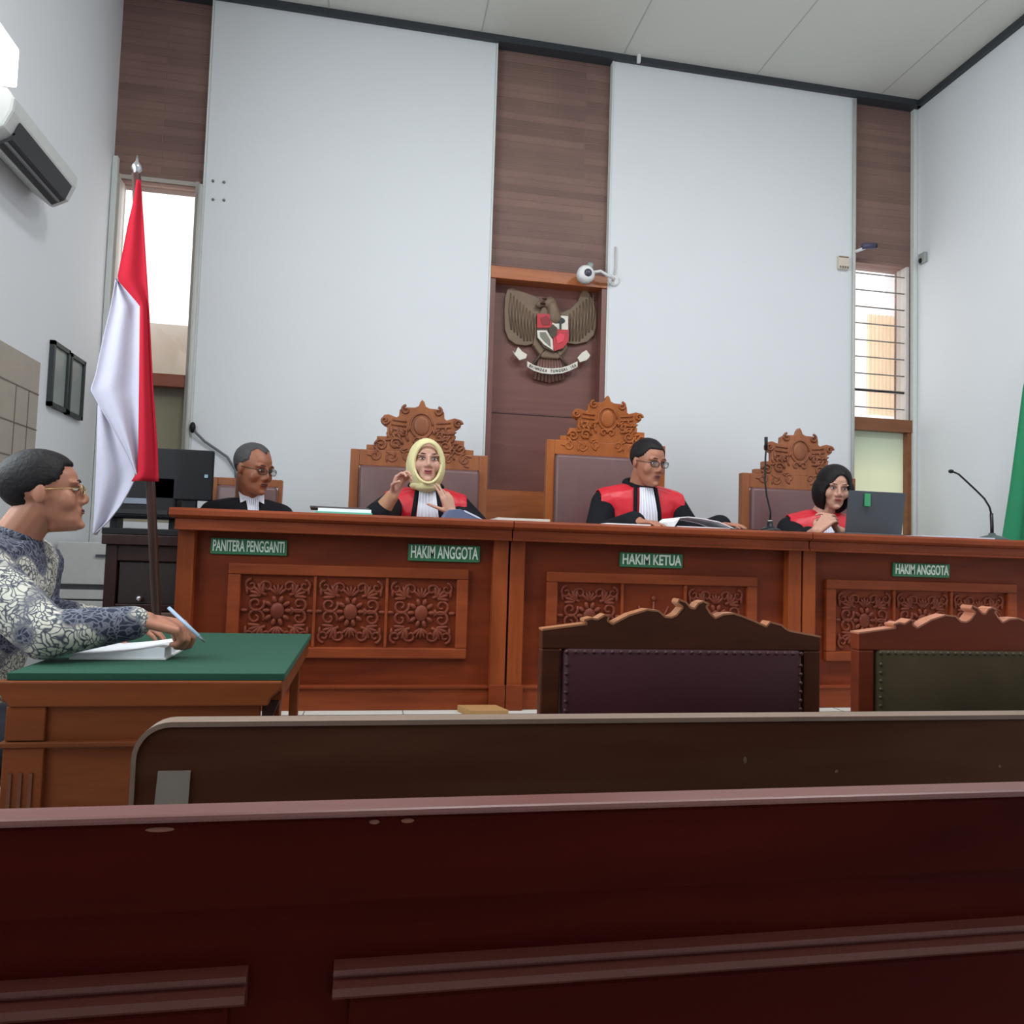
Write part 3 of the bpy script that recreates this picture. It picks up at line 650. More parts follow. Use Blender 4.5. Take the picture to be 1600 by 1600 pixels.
def face_parts(par,c,M,s,eyes=True,glasses=None,mouth=0.0,lip=LIP,brow=BROW,gmat=None):
    T=lambda x,y,z:c+M@(Vector((x,y,z))*s)
    for q in (-1,1):
        e=MB().ell(T(q*.030,-.0755,.005),(.0130*s,.008*s,.0046*s),M).build('eye',EYEW,par,smooth=True)
        MB().ell(T(q*.030,-.081,.0045),(.0056*s,.004*s,.0042*s),M,12,8).build('iris',IRIS,e,smooth=True)
        MB().tube([T(q*.014,-.0835,.009),T(q*.03,-.0845,.0125),T(q*.046,-.0755,.008)],[.0014*s,.0024*s,.0014*s],6).build('eyelid',BROW,par,smooth=True)
        MB().tube([T(q*.014,-.0885,.028),T(q*.031,-.0870,.031),T(q*.048,-.073,.025)],[.0018*s,.0026*s,.0014*s],6).build('eyebrow',brow,par,smooth=True)
    l=MB(); l.ell(T(0,-.0892,-.0545),(.0225*s,.005*s,.0034*s),M); l.ell(T(0,-.0885,-.0625-mouth),(.020*s,.0055*s,.0042*s),M)
    l.build('lips',lip,par,smooth=True)
    MB().ell(T(0,-.0915,-.0582-mouth/2),(.018*s,.004*s,(.0012+mouth*.8)*s),M).build('mouth',plain('mouth_dark',(84,40,38),.6),par,smooth=True)
    if glasses:
        g=MB()
        for q in (-1,1):
            w,h=.022,.0145
            pts=[T(q*.031+w*math.copysign(abs(math.cos(a))**.6,math.cos(a)),-.098+.006*abs(q*.031+w*math.cos(a))/.05,.002+h*math.copysign(abs(math.sin(a))**.6,math.sin(a))) for a in [2*PI*i/20 for i in range(21)]]
            g.tube(pts,.0016*s,6)
            g.tube([T(q*.053,-.092,.006),T(q*.072,-.06,.006),T(q*.080,.005,.006)],.0016*s,6)
        g.tube([T(-.009,-.098,.004),T(0,-.101,.007),T(.009,-.098,.004)],.0016*s,6)
        go=g.build('glasses',gmat or BLACKM,par,smooth=True)
        for q in (-1,1):
            MB().ell(T(q*.031,-.096,.002),(.021*s,.0012*s,.014*s),M,16,6).build('lens',glass('spectacle_glass',(240,240,240),.02,.1),go,smooth=True)
def hair_cap(par,c,M,s,mat,front=.075,side=.0,back=-.07,temple=.045,thick=1.0,recede=0,vol=(1,1,1),name='hair'):
    """closed shell over the skull; dips inside the head outside the hairline"""
    nu,nv=64,40; rings=[]
    for j in range(1,nv):
        th=PI*j/nv; rr=[]
        for i in range(nu):
            ph=2*PI*i/nu
            d=Vector((math.sin(th)*math.cos(ph),math.sin(th)*math.sin(ph),math.cos(th)))
            p=Vector((d.x*.0795*vol[0],d.y*.100*vol[1]+.018,d.z*.088*vol[2]+.036))
            # hairline height at this azimuth (y<0 is the front)
            fy=-d.y/max(1e-6,math.hypot(d.x,d.y)); 
            if fy>.55: hl=front+recede*abs(d.x)*.6-(0 if fy>.8 else (.8-fy)/.25*(front-temple))
            elif fy>.0: hl=temple+(side-temple)*((.55-fy)/.55)
            elif fy>-.35: hl=side
            else: hl=side+(back-side)*min(1,(-fy-.35)/.3)
            k=max(0,min(1,(p.z-hl)/.012+.5)); w=.80+.20*k*k*(3-2*k)
            nn=1+.012*noise.noise(p*60)+.01*noise.noise(p*22)
            q=Vector((p.x*w*nn,(p.y-.018)*w*nn+.018,(p.z-.036)*(w*nn if p.z>.036 else 1)+.036))*thick
            rr.append(c+M@(q*s))
        rings.append(rr)
    mb=MB(); mb.loft(rings); return mb.build(name,mat,par,smooth=True)
def hand_prims(mb,w,d,n,thumb,curl=(.3,.3,.3,.35),s=1.0,spread=.10,tc=.3,fr=.0082):
    """w wrist, d finger direction, n palm normal, thumb: side vector"""
    d=Vector(d).normalized(); n=Vector(n); n=(n-d*n.dot(d)).normalized(); t=Vector(thumb); t=(t-d*t.dot(d)-n*t.dot(n)).normalized()
    kn=[]
    for k,off in enumerate((.030,.010,-.011,-.030)):
        K=w+d*(.088-.006*abs(k-1))*s+t*off*s; kn.append(K)
        mb.cap(w+t*off*.55*s,K,.0135*s,.0115*s)
    mb.cap(w+d*.02*s+t*.012*s+n*.006*s,w+d*.07*s+n*.004*s,.017*s,.014*s)
    for k,(K,L,c) in enumerate(zip(kn,(.070,.078,.072,.056),curl)):
        dd=(d+t*spread*(1-k*.667)).normalized(); p=K; a=0
        for j,(fl,rr) in enumerate(((.46,1),(.30,.93),(.24,.84))):
            a+=c*(1 if j else .8)
            v=dd*math.cos(a)+n*math.sin(a); q=p+v*L*fl*s; mb.cap(p,q,fr*rr*s*1.05,fr*rr*s*.95); p=q
    p=w+d*.018*s+t*.024*s+n*.006*s
    for j,(L,rr) in enumerate(((.042,1.35),(.032,1.1),(.026,.98))):
        a=tc*j
        v=(t*(.75-.45*math.sin(a)-.12*j)+d*(.62)+n*(.25+math.sin(a))).normalized(); q=p+v*L*s; mb.cap(p,q,fr*rr*s,fr*rr*.92*s); p=q
def torso_rings(pel,neck,fx,fy,sh,g=0.0,fat=1.0,drop=.045):
    up_=(neck-pel)
    R_=[]
    for f,w,df,db in ((-.14,.10,.07,.08),(-.06,.165,.10,.115),(.08,.168,.115,.115),(.3,.148,.118,.10),(.55,.160,.12,.10),(.75,.172,.112,.105),(.88,sh*.95,.085,.085),(.955,sh*.78,.065,.07),(1.0,.075,.055,.06)):
        R_.append(ring(pel+up_*f,fx,fy,w*(fat if f<.8 else 1)+g,df*fat+g,db+g,28,2.4))
    return R_
def figure(name,label,pel,neck,face,sh,hc,hM,hs,arms,skin,floorz,voxel=.006,male=True,legdir=None,fat=1.0,kneeL=.42):
    """pel pelvis centre, neck base of neck, arms=[(side,elbow,wrist,hand dict)]"""
    t=thing(name,label,'person',(pel.x,pel.y,floorz))
    fy=Vector((math.sin(face),-math.cos(face),0)); fx=Vector((math.cos(face),math.sin(face),0))
    mb=MB(); mb.loft(torso_rings(pel,neck,fx,fy,sh,0,fat))
    head_prims(mb,hc,hM,hs,male)
    nb=hc+hM@(Vector((0,.028,-.05))*hs)
    mb.cap(neck-Vector((0,0,.02)),nb,.062*hs,.056*hs)
    S={}
    for q,el,wr,h in arms:
        shd=neck+fx*q*(sh-.045)-Vector((0,0,.085)); S[q]=shd
        mb.cap(shd,el,.052,.040); mb.cap(el,wr,.040,.026)
        hand_prims(mb,wr,**h)
    ld=legdir or fy; legs=[]
    for q in (-1,1):
        hip=pel+fx*q*.09; kn=hip+ld*kneeL+fx*q*.03; kn.z=hip.z+.02; an=kn+ld*.02; an.z=floorz+.09
        mb.cap(hip,kn,.082,.058); mb.cap(kn,an,.056,.040); mb.cap(an-Vector((0,0,.04)),an+ld*.16-Vector((0,0,.055)),.036,.030)
        legs.append((hip,kn,an,ld))
    me=bake(mb,voxel,5)
    body=link('body',me,skin,t,smooth=True)
    return t,fx,fy,S,legs
def trousers(t,legs,mat,pel,fx,fy,waist):
    mb=MB()
    for hip,kn,an,ld in legs: mb.cap(hip,kn,.094,.070); mb.cap(kn,an,.068,.056)
    mb.loft([ring(pel+Vector((0,0,z)),fx,fy,w,.125,.13,24) for z,w in ((-.10,.12),(-.05,.18),(.05,.185),(waist,.178))])
    link('trousers',bake(mb,.009,3),mat,t,smooth=True)
    s=MB()
    for hip,kn,an,ld in legs:
        s.cap(an-Vector((0,0,.045)),an+ld*.18-Vector((0,0,.052)),.042,.036); s.cap(an-Vector((0,0,.04)),an+Vector((0,0,.02)),.048,.05)
    link('shoes',bake(s,.008,2),BLACK,t,smooth=True)
def robe(t,pel,neck,fx,fy,sh,arms,S,mat,g=.022,r=(.078,.066,.060),name='robe',fat=1.0,upto=1.0,voxel=.008,top=.955):
    mb=MB(); rg=torso_rings(pel,neck,fx,fy,sh,g,fat)
    mb.loft(rg[1:])
    for q,el,wr,h in arms:
        w2=el+(wr-el)*upto
        mb.cap(S[q],el,r[0],r[1]); mb.cap(el,w2,r[1],r[2])
    return link(name,bake(mb,voxel,4),mat,t,smooth=True)
def vest(t,pel,neck,fx,fy,sh,w,mat,SS=None,g=.036,fat=1.0):
    """front and shoulder panels of the red yoke, over the robe"""
    mb=MB(); rg=torso_rings(pel,neck,fx,fy,sh,g,fat)
    mb.loft([[p for p in r_] for r_ in rg[2:]])
    for q,S_ in (SS or {}).items(): mb.cap(neck+fx*q*.05-Vector((0,0,.05)),S_,.085,.088)
    me=bake(mb,.007,4)
    # cut back at the arms, open at the centre front
    bm=bmesh.new(); bm.from_mesh(me); c0=neck
    kill=[]
    for f in bm.faces:
        v=f.calc_center_median()-c0; x=v.dot(fx)
        if abs(x)>w: kill.append(f)
    bmesh.ops.delete(bm,geom=kill,context='FACES'); bm.to_mesh(me); bm.free()
    o=link('red_yoke',me,mat,t,smooth=True); s=o.modifiers.new('s','SOLIDIFY'); s.thickness=.006; s.offset=-1
    return o
def front_at(pel,neck,fx,fy,x,f,g,fat=1.0):
    prof=[(.08,.115),(.3,.118),(.55,.12),(.75,.112),(.88,.085),(.955,.065),(1.0,.055)]
    for (a,b),(c,d) in zip(prof,prof[1:]):
        if a<=f<=c: dd=b+(d-b)*(f-a)/(c-a); break
    else: dd=.055 if f>1 else .115
    k=max(0,1-(abs(x)/.2)**2.4)**(1/2.4)
    return pel+(neck-pel)*f+fx*x+fy*((dd*fat+g)*k)
def jabot(t,pel,neck,fx,fy,shift=0,fb=.35,wt=.035,wb=.075,g=.05,fat=1.0,name='jabot'):
    rings=[]; n=26
    for k in range(9):
        f=1.0-(1.0-fb)*k/8; w=wt+(wb-wt)*k/8; row=[]
        for i in range(n+1):
            x=-w+2*w*i/n; p=front_at(pel,neck,fx,fy,x+shift*(k/8),f,g+.006*math.sin(i*1.5)*(.4+k/8),fat); row.append(p)
        rings.append(row+[p-fy*.006 for p in row[::-1]])
    MB().loft(rings).build(name,WHITEC,t,smooth=True)
def lapels(t,pel,neck,fx,fy,mat,g=.044,fb=.35,fat=1.0,w0=.055,w1=.085):
    mb=MB()
    for q in (-1,1):
        mb.tube([front_at(pel,neck,fx,fy,q*(w0+(w1-w0)*k/8),1.0-(1.0-fb)*k/8,g,fat) for k in range(9)],.011,8)
    # collar round the neck
    pts=[neck+fx*.076*math.cos(a)+fy*.068*math.sin(a)+Vector((0,0,.026-.026*math.sin(a))) for a in [2*PI*i/24 for i in range(25)]]
    mb.tube(pts,.019,8)
    mb.build('collar_edge',mat,t,smooth=True)
ZUP=Vector((0,0,1))
# --- judge in the middle
hc=pp(1013,723,Y=3.88); pel=Vector((hc.x-.01,4.06,PZ+.54)); neck=Vector((hc.x-.015,3.97,hc.z-.135))
hM=rotM(R(18),R(12),0)
eR=neck+Vector((-.27,-.10,-.27)); wR=Vector((neck.x-.17,3.50,1.245)); eL=neck+Vector((.28,-.08,-.25)); wL=Vector((neck.x+.31,3.60,1.25))
arms=[(-1,eR,wR,dict(d=(.5,-.55,-.05),n=(0,0,-1),thumb=(.6,.4,0),curl=(.3,.35,.4,.4))),(1,eL,wL,dict(d=(.35,-.85,-.02),n=(0,0,-1),thumb=(-1,0,0),curl=(.25,.25,.3,.3)))]
t,fx,fy,S,legs=figure('person','person in red and black robe with glasses, dark hair and white bands, reading papers',pel,neck,0,.235,hc,hM,1.06,arms,SKIN,PZ)
trousers(t,legs,BLACKC,pel,fx,fy,.08)
robe(t,pel,neck,fx,fy,.235,arms,S,BLACKC,upto=.9)
vest(t,pel,neck,fx,fy,.235,.235,RED,S)
lapels(t,pel,neck,fx,fy,BLACKC); jabot(t,pel,neck,fx,fy,.0,.3,.036,.07,.055)
hair_cap(t,hc,hM,1.06,HAIRB,front=.070,side=.0,back=-.085,temple=.032)
face_parts(t,hc,hM,1.06,glasses=True,lip=plain('lips_brown',(138,84,78),.5))
# --- woman with headscarf
hc=pp(666,722,Y=3.86); pel=Vector((hc.x+.02,4.04,PZ+.52)); neck=Vector((hc.x+.01,3.95,hc.z-.145))
hM=rotM(R(3),R(-2),0)
wR=pp(615,772,Y=3.62); eR=pp(590,806,Y=3.66); eL=neck+Vector((.26,-.06,-.17)); wL=pp(706,803,Y=3.70)
arms=[(-1,eR,wR,dict(d=(.35,-.2,.9),n=(.7,-.6,0),thumb=(.5,-.5,.4),curl=(.75,.7,.85,.9),tc=.5)),(1,eL,wL,dict(d=(-.35,.02,.95),n=(-.5,.6,0),thumb=(-.8,0,0),curl=(.12,.2,.45,.5),tc=.3))]
t,fx,fy,S,legs=figure('person','person in red and black robe with pale yellow headscarf, right hand raised while speaking',pel,neck,0,.215,hc,hM,1.0,arms,SKIN2,PZ,male=False,voxel=.005)
trousers(t,legs,BLACKC,pel,fx,fy,.08)
robe(t,pel,neck,fx,fy,.215,arms,S,BLACKC,upto=.12)
sl=MB(); sl.cap(eR+(wR-eR)*.02,wR-(wR-eR)*.12,.046,.032); link('sleeve',bake(sl,.006,2),BEIGEC,t,smooth=True)
sl=MB(); sl.cap(eL,wL-(wL-eL)*.3,.064,.06); link('sleeve',bake(sl,.006,2),BLACKC,t,smooth=True)
vest(t,pel,neck,fx,fy,.215,.205,RED,S)
lapels(t,pel,neck,fx,fy,BLACKC,fb=.5,w0=.05,w1=.085); jabot(t,pel,neck,fx,fy,0,.3,.04,.075,.055)
def scarf(par,c,M,s,mat):
    nu,nv=72,48; rings=[]
    for j in range(1,nv):
        th=PI*j/nv; rr=[]
        for i in range(nu):
            ph=2*PI*i/nu; d=Vector((math.sin(th)*math.cos(ph),math.sin(th)*math.sin(ph),math.cos(th)))
            p=Vector((d.x*.098,d.y*.112+.012,d.z*.140-.018))
            e=math.sqrt((p.x/.066)**2+((p.z+.016)/.100)**2)
            if d.y<0:
                k=max(0,min(1,(e-.92)/.16)); w=.55+.45*k*k*(3-2*k)
            else: w=1
            fold=1+.012*math.sin(ph*9+d.z*5)
            q=Vector((p.x*(w**.3)*fold,(p.y-.012)*w*fold+.012,p.z)); rr.append(c+M@(q*s))
        rings.append(rr)
    o=MB().loft(rings).build('headscarf',mat,par,smooth=True)
    pts=[c+M@(Vector((.066*math.cos(a),-.088+.034*abs(math.cos(a))**2,-.016+.100*math.sin(a)))*s) for a in [2*PI*i/32 for i in range(33)]]
    MB().tube(pts,.0075*s,8).build('scarf_edge',mat,o,smooth=True)
    return o
scarf(t,hc,hM,1.0,CREAM)
dr=MB(); dr.ell(hc+Vector((0,.01,-.12)),(.080,.085,.03)); dr.ell(hc+Vector((.0,-.03,-.132)),(.055,.05,.022)); link('scarf_drape',bake(dr,.006,3),CREAM,t,smooth=True)
face_parts(t,hc,hM,1.0,mouth=.004,lip=plain('lips_red',(176,86,86),.45))
# --- woman with bob
hc=pp(1304,762,Y=3.84); pel=Vector((hc.x-.03,4.02,PZ+.50)); neck=Vector((hc.x-.03,3.93,hc.z-.15))
hM=rotM(R(-16),R(12),R(3))
wR=pp(1284,826,Y=3.55)+Vector((-.03,0,.0)); wR.z=1.235; wL=Vector((wR.x+.15,3.58,1.24)); eR=neck+Vector((-.20,-.12,-.17)); eL=neck+Vector((.24,-.12,-.17))
arms=[(-1,eR,wR,dict(d=(.55,-.1,.6),n=(.5,.3,-.2),thumb=(-.2,-.1,.8),curl=(.5,.55,.6,.6),tc=.3)),(1,eL,wL,dict(d=(-.55,-.1,.6),n=(-.5,.3,-.2),thumb=(.2,-.1,.8),curl=(.5,.5,.6,.6),tc=.3))]
t,fx,fy,S,legs=figure('person','person in red and black robe with black bob hair, hands together behind the laptop',pel,neck,R(-14),.205,hc,hM,.98,arms,SKIN2,PZ,male=False,voxel=.005)
trousers(t,legs,BLACKC,pel,fx,fy,.08)
robe(t,pel,neck,fx,fy,.205,arms,S,BLACKC,upto=.55)
vest(t,pel,neck,fx,fy,.205,.18,RED,S); jabot(t,pel,neck,fx,fy,0,.45,.03,.05,.055)
def bob(par,c,M,s,mat):
    nu,nv=72,48; rings=[]
    for j in range(1,nv):
        th=PI*j/nv; rr=[]
        for i in range(nu):
            ph=2*PI*i/nu; d=Vector((math.sin(th)*math.cos(ph),math.sin(th)*math.sin(ph),math.cos(th)))
            low=max(0,-d.z); p=Vector((d.x*(.094+.048*low**.6),d.y*(.105+.012*low)+.022,d.z*(.096 if d.z>0 else .190)+.036))
            e=math.sqrt(((p.x-.012*(1 if p.z>.0 else 0)*min(1,p.z/.04))/(.061-.012*max(0,min(1,p.z/.06))))**2+((p.z+.045)/(.117))**2)
            if d.y<.1:
                k=max(0,min(1,(e-.94)/.14)); w=.5+.5*k*k*(3-2*k)
            else: w=1
            nn=1+.010*math.sin(ph*31+d.z*7)+.045*noise.noise(p*26)*(.4+low)
            rr.append(c+M@(Vector((p.x*(w**.25)*nn,(p.y-.02)*w*nn+.02,p.z))*s))
        rings.append(rr)
    return MB().loft(rings).build('hair',mat,par,smooth=True)
bob(t,hc,hM,.98,HAIRB)
face_parts(t,hc,hM,.98,lip=plain('lips_pink',(176,84,84),.45))
# --- clerk in dark suit
hc=pp(397,733,Y=3.86); pel=Vector((hc.x-.05,4.02,PZ+.48)); neck=Vector((hc.x-.03,3.94,hc.z-.14))
hM=rotM(R(50),R(12),0)
eR=neck+Vector((-.23,-.02,-.30)); eL=neck+Vector((.23,-.04,-.30)); wR=Vector((neck.x-.08,3.76,1.03)); wL=Vector((neck.x+.10,3.74,1.03))
arms=[(-1,eR,wR,dict(d=(.5,-.5,-.02),n=(0,0,-1),thumb=(.6,.4,0))),(1,eL,wL,dict(d=(-.5,-.5,-.02),n=(0,0,-1),thumb=(-.6,.4,0)))]
t,fx,fy,S,legs=figure('person','person in dark suit and white collar with short grey hair and glasses, turned aside',pel,neck,R(20),.20,hc,hM,1.02,arms,SKIN3,PZ)
trousers(t,legs,SUIT,pel,fx,fy,.08)
robe(t,pel,neck,fx,fy,.20,arms,S,SUIT,name='jacket',r=(.072,.058,.05),upto=.95)
jabot(t,pel,neck,fx,fy,0,.75,.03,.02,.03,name='shirt_front')
hair_cap(t,hc,hM,1.02,HAIRG,front=.080,side=.0,back=-.08,temple=.045,recede=.1)
cl=MB()
for q in (-1,1): cl.prism([neck+fy*.075+fx*q*.005+Vector((0,0,.0)),neck+fy*.05+fx*q*.06+Vector((0,0,.035)),neck+fy*.085+fx*q*.055+Vector((0,0,-.025))],fy*.006)
cl.build('collar',WHITEC,t)
face_parts(t,hc,hM,1.02,glasses=True,lip=plain('lips_dark',(112,64,58),.5))
# --- man in batik shirt at the near table, facing the bench side-on
HY=2.42
hc=pp(72,770,Y=HY); fa=R(90)
pel=Vector((hc.x-.24,HY-.02,.54)); neck=Vector((hc.x-.085,HY,hc.z-.138))
hM=rotM(R(106),R(-6),0)
s5=1.0
wr=pp(228,984,Y=2.22); wr.z=.862; el=pp(70,1010,Y=2.16); el.z=.83
wl=Vector((wr.x-.16,2.52,.82)); el2=Vector((neck.x-.02,2.66,.84))
arms=[(-1,el,wr,dict(d=(.92,.1,-.18),n=(.1,.25,-1),thumb=(.2,1,.1),curl=(.85,.95,1.05,1.1),tc=.7,fr=.0095,s=1.08)),(1,el2,wl,dict(d=(.9,-.2,-.05),n=(0,0,-1),thumb=(.1,-1,0)))]
t,fx,fy,S,legs=figure('person','person in blue and white batik shirt with glasses, writing at the green-topped table',pel,neck,fa,.215,hc,hM,s5,arms,SKIN,0,voxel=.0042,kneeL=.40)
trousers(t,legs,TROU,pel,fx,fy,.1)
mb=MB(); rg=torso_rings(pel,neck,fx,fy,.22,.024,1.05); mb.loft(rg[1:])
mb.cap(S[-1],el,.078,.066); mb.cap(el,el+(wr-el)*.86,.064,.046); mb.cap(S[1],el2,.078,.064); mb.cap(el2,el2+(wl-el2)*.86,.062,.046)
mb.cap(neck-Vector((.03,0,.045)),S[-1]+Vector((0,0,.01)),.085,.082); mb.cap(neck-Vector((.03,0,.045)),S[1]+Vector((0,0,.01)),.085,.082)
link('batik_shirt',bake(mb,.007,4),BATIK,t,smooth=True)
mb=MB(); pts=[neck+fx*.070*math.cos(a)+fy*.066*math.sin(a)+Vector((0,0,.022-.022*math.sin(a))) for a in [2*PI*i/24 for i in range(25)]]
mb.tube(pts,.015,8); mb.build('collar',BATIK,t,smooth=True)
hair_cap(t,hc,hM,s5,HAIRB,front=.075,side=.0,back=-.11,temple=.03,vol=(1.03,1.06,1.04))
face_parts(t,hc,hM,s5,glasses=True,gmat=plain('gold_glasses',(190,160,110),.3,metal=.7),lip=plain('lips_brown',(138,84,78),.5))
# pen in his hand
pa=pp(264,950,Y=2.24); pb=pp(320,1003,Y=2.15)
t=thing('pen','pale blue pen in the writing hand of the person in batik','pen',pb)
MB().tube([pa,pa.lerp(pb,.85)],.005,10).build('barrel',BLUEP,t,smooth=True); MB().tube([pa.lerp(pb,.85),pb],[.005,.0015],10).build('tip',GREYP,t,smooth=True)
# chair of the man
cx=pel.x; t=thing('wooden_chair','dark wooden chair under the person in the batik shirt','chair',(cx,HY,0))
MB().box((cx-.22,HY-.24,.405),(cx+.22,HY+.24,.445)).build('seat',DARKW,t,.01)
for a,b in ((-.2,-.22),(-.2,.22),(.2,-.22),(.2,.22)):
    MB().box((cx+a-.02,HY+b-.02,0),(cx+a+.02,HY+b+.02,.405)).build('leg',DARKW,t)
# ------------------------------------------------------------------ green-topped table
t=thing('witness_table','wooden side table with green cloth top at the near left','table',(-.5,2.4,0))
x0,x1,y0,y1=-.82,-.188,1.985,2.90
MB().box((x0+.01,y0+.004,.742),(x1,y1,.760)).build('cloth_top',GREENC,t,.002)
MB().prism([Vector((x,y0-.008,z)) for x,z in [(x0-.01,.742),(x1-.004,.742),(x1-.004,.725),(x1-.03,.70),(x1-.035,.683),(x0+.022,.683),(x0+.012,.70),(x0-.01,.725)]],(0,.03,0)).build('front_moulding',TABW,t,.004)
MB().box((x1-.034,y0+.02,.69),(x1-.006,y1-.01,.742)).build('side_moulding',TABW,t,.004); MB().box((x0-.006,y0+.02,.69),(x0+.022,y1-.01,.742)).build('side_moulding',TABW,t,.004)
MB().box((x0+.02,y0+.01,.60),(x1-.055,y0+.03,.684)).build('apron',TABW,t,.002)
MB().box((x0+.004,y0-.004,.588),(x1-.052,y0+.03,.602)).build('apron_moulding',TABW,t,.004)
MB().box((x0+.10,y0+.018,.05),(x1-.06,y0+.032,.588)).build('front_panel',TABW,t)
fl=MB().box((x0+.012,y0+.002,0),(x0+.10,y0+.05,.588)); fo=fl.build('pilaster',TABW,t,.003)
g=MB()
for k in range(3): g.box((x0+.028+.022*k,y0-.002,.10),(x0+.036+.022*k,y0+.004,.53))
g.build('flute',plain('flute_shadow_wood',(94,46,18),.6),fo)
MB().box((x0+.015,y0-.001,.604),(x0+.10,y0+.012,.683)).build('pilaster_block',TABW,t,.003)
MB().box((x1-.075,y0+.02,0),(x1-.055,y0+.05,.60)).build('leg',DARKW,t); MB().box((x1-.06,y1-.08,0),(x1-.03,y1-.04,.742)).build('leg',TABW,t,.003); MB().box((x0+.03,y1-.08,0),(x0+.07,y1-.04,.742)).build('leg',TABW,t,.003)
MB().prism([Vector((x1-.052,y0+.02,.69)),Vector((x1-.012,y0+.02,.69)),Vector((x1-.052,y0+.02,.58))],(0,.02,0)).build('bracket',DARKW,t)
MB().box((x1-.04,y0+.07,0),(x1-.015,y0+.12,.742)).build('corner_leg',TABW,t,.003)
# notebook
a=pp(110,1029,Z=.762); b=pp(262,1029,Z=.762)
t=thing('notebook','open white notebook under the arm of the person in batik','notebook',(a.x,a.y,.76))
y=a.y-.01
MB().box((a.x,y,.7605),(b.x,y+.24,.766)).build('cover',WHITEPL,t,.001)
nb=MB(); prof=[(a.x+.005,.766)]+[(a.x+.005+(b.x-a.x-.01)*i/12,.776+.022*(i/12)**2.2-.006*(1 if i==12 else 0)) for i in range(13)]+[(b.x-.005,.766)]
nb.prism([Vector((x,y+.004,z)) for x,z in prof],(0,.23,0)).build('pages',WHITEP,t)
# ------------------------------------------------------------------ left side things
# dark cabinet
x0=-1.13; x1=-.78; t=thing('side_cabinet','dark wooden cabinet standing left of the judge benches','cabinet',(-.95,3.8,PZ))
MB().box((x0-.01,3.63,1.06),(x1+.01,3.86,1.105)).build('top',DARKW,t,.004)
MB().box((x0,3.66,PZ),(x0+.05,3.70,1.06)).box((x1-.03,3.66,PZ),(x1,3.70,1.06)).box((x0+.05,3.66,.99),(x1-.03,3.70,1.06)).box((x0+.05,3.66,.77),(x1-.03,3.70,.80)).build('face_frame',DARKW,t,.003)
MB().box((x0,3.70,PZ),(x1,3.85,1.06)).build('carcass',DARKW,t)
d=MB().box((x0+.055,3.675,.80),(x1-.035,3.695,.985)).build('door',plain('cabinet_door_dark',(34,16,14),.4),t,.003)
MB().lathe((x0+.15,3.665,.825),[(.006,.012),(.006,-.0),(.014,-.006),(.012,-.018),(.004,-.022)],14,'Y').build('knob',CHROME,d,smooth=True)
MB().box((x0-.02,3.61,.735),(x1,3.66,.768)).build('shelf_ledge',wood('ledge_wood',(92,70,60),(110,86,74),'X'),t,.003)
MB().box((x0+.0,3.655,PZ),(x1,3.665,.735)).build('lower_door',plain('cabinet_door_dark',(34,16,14),.4),t)
# printer on the cabinet
zt=1.105; t=thing('printer','black printer on top of the dark cabinet, behind the flag','printer',(-.98,3.8,zt))
a=-1.17;b=-.86
MB().box((a,3.72,zt),(b+.02,3.86,zt+.03)).build('base_tray',BLACK,t,.004)
for x in (a+.02,b-.04): MB().box((x,3.76,zt+.03),(x+.03,3.85,zt+.075)).build('foot',BLACK,t)
MB().box((a+.01,3.70,zt+.075),(b,3.87,zt+.27)).build('case',BLACK,t,.012)
MB().box((a+.08,3.695,zt+.14),(a+.19,3.702,zt+.165)).build('label_strip',plain('printer_label',(120,128,144),.5),t)
MB().box((a+.04,3.69,zt+.095),(b-.03,3.70,zt+.115)).build('slot',plain('slot_black',(8,8,10),.5),t)
# monitor
l=pp(236,700,Y=3.72); r=pp(336,702,Y=3.72)
t=thing('monitor','back of a black computer monitor left of the clerk','monitor',((l.x+r.x)/2,3.75,1.215))
zb=1.27; MB().box((l.x,3.70,zb),(r.x,3.73,l.z)).build('casing',BLACK,t,.006)
MB().box((r.x-.035,3.6955,1.375),(r.x-.02,3.701,1.39)).build('badge',plain('badge_silver',(130,160,176),.3),t)
MB().box((r.x-.13,3.71,1.2155),(r.x-.07,3.75,zb+.05)).build('stand',BLACK,t); MB().box((-.745,3.62,1.2155),(r.x-.0,3.86,1.228)).build('foot',BLACK,t,.004)
# white filing cabinet
t=thing('filing_cabinet','pale grey metal drawer cabinet against the far left corner','cabinet',(-1.5,4.7,PZ))
MB().box((-1.66,4.58,.835),(-1.395,5.02,1.065)).build('upper_case',plain('cabinet_white',(206,206,204),.5),t,.005)
MB().box((-1.66,4.60,PZ),(-1.40,5.02,.835)).build('carcass',plain('cabinet_shadow_grey',(90,92,94),.6),t)
for z in (.755,.695,.60,.50): MB().box((-1.655,4.585,z-.0),(-1.398,4.60,z+.05)).build('drawer',plain('cabinet_white',(206,206,204),.5),t,.003)
MB().box((-1.46,4.57,.985),(-1.40,4.58,1.0)).build('handle',GREYP,t)
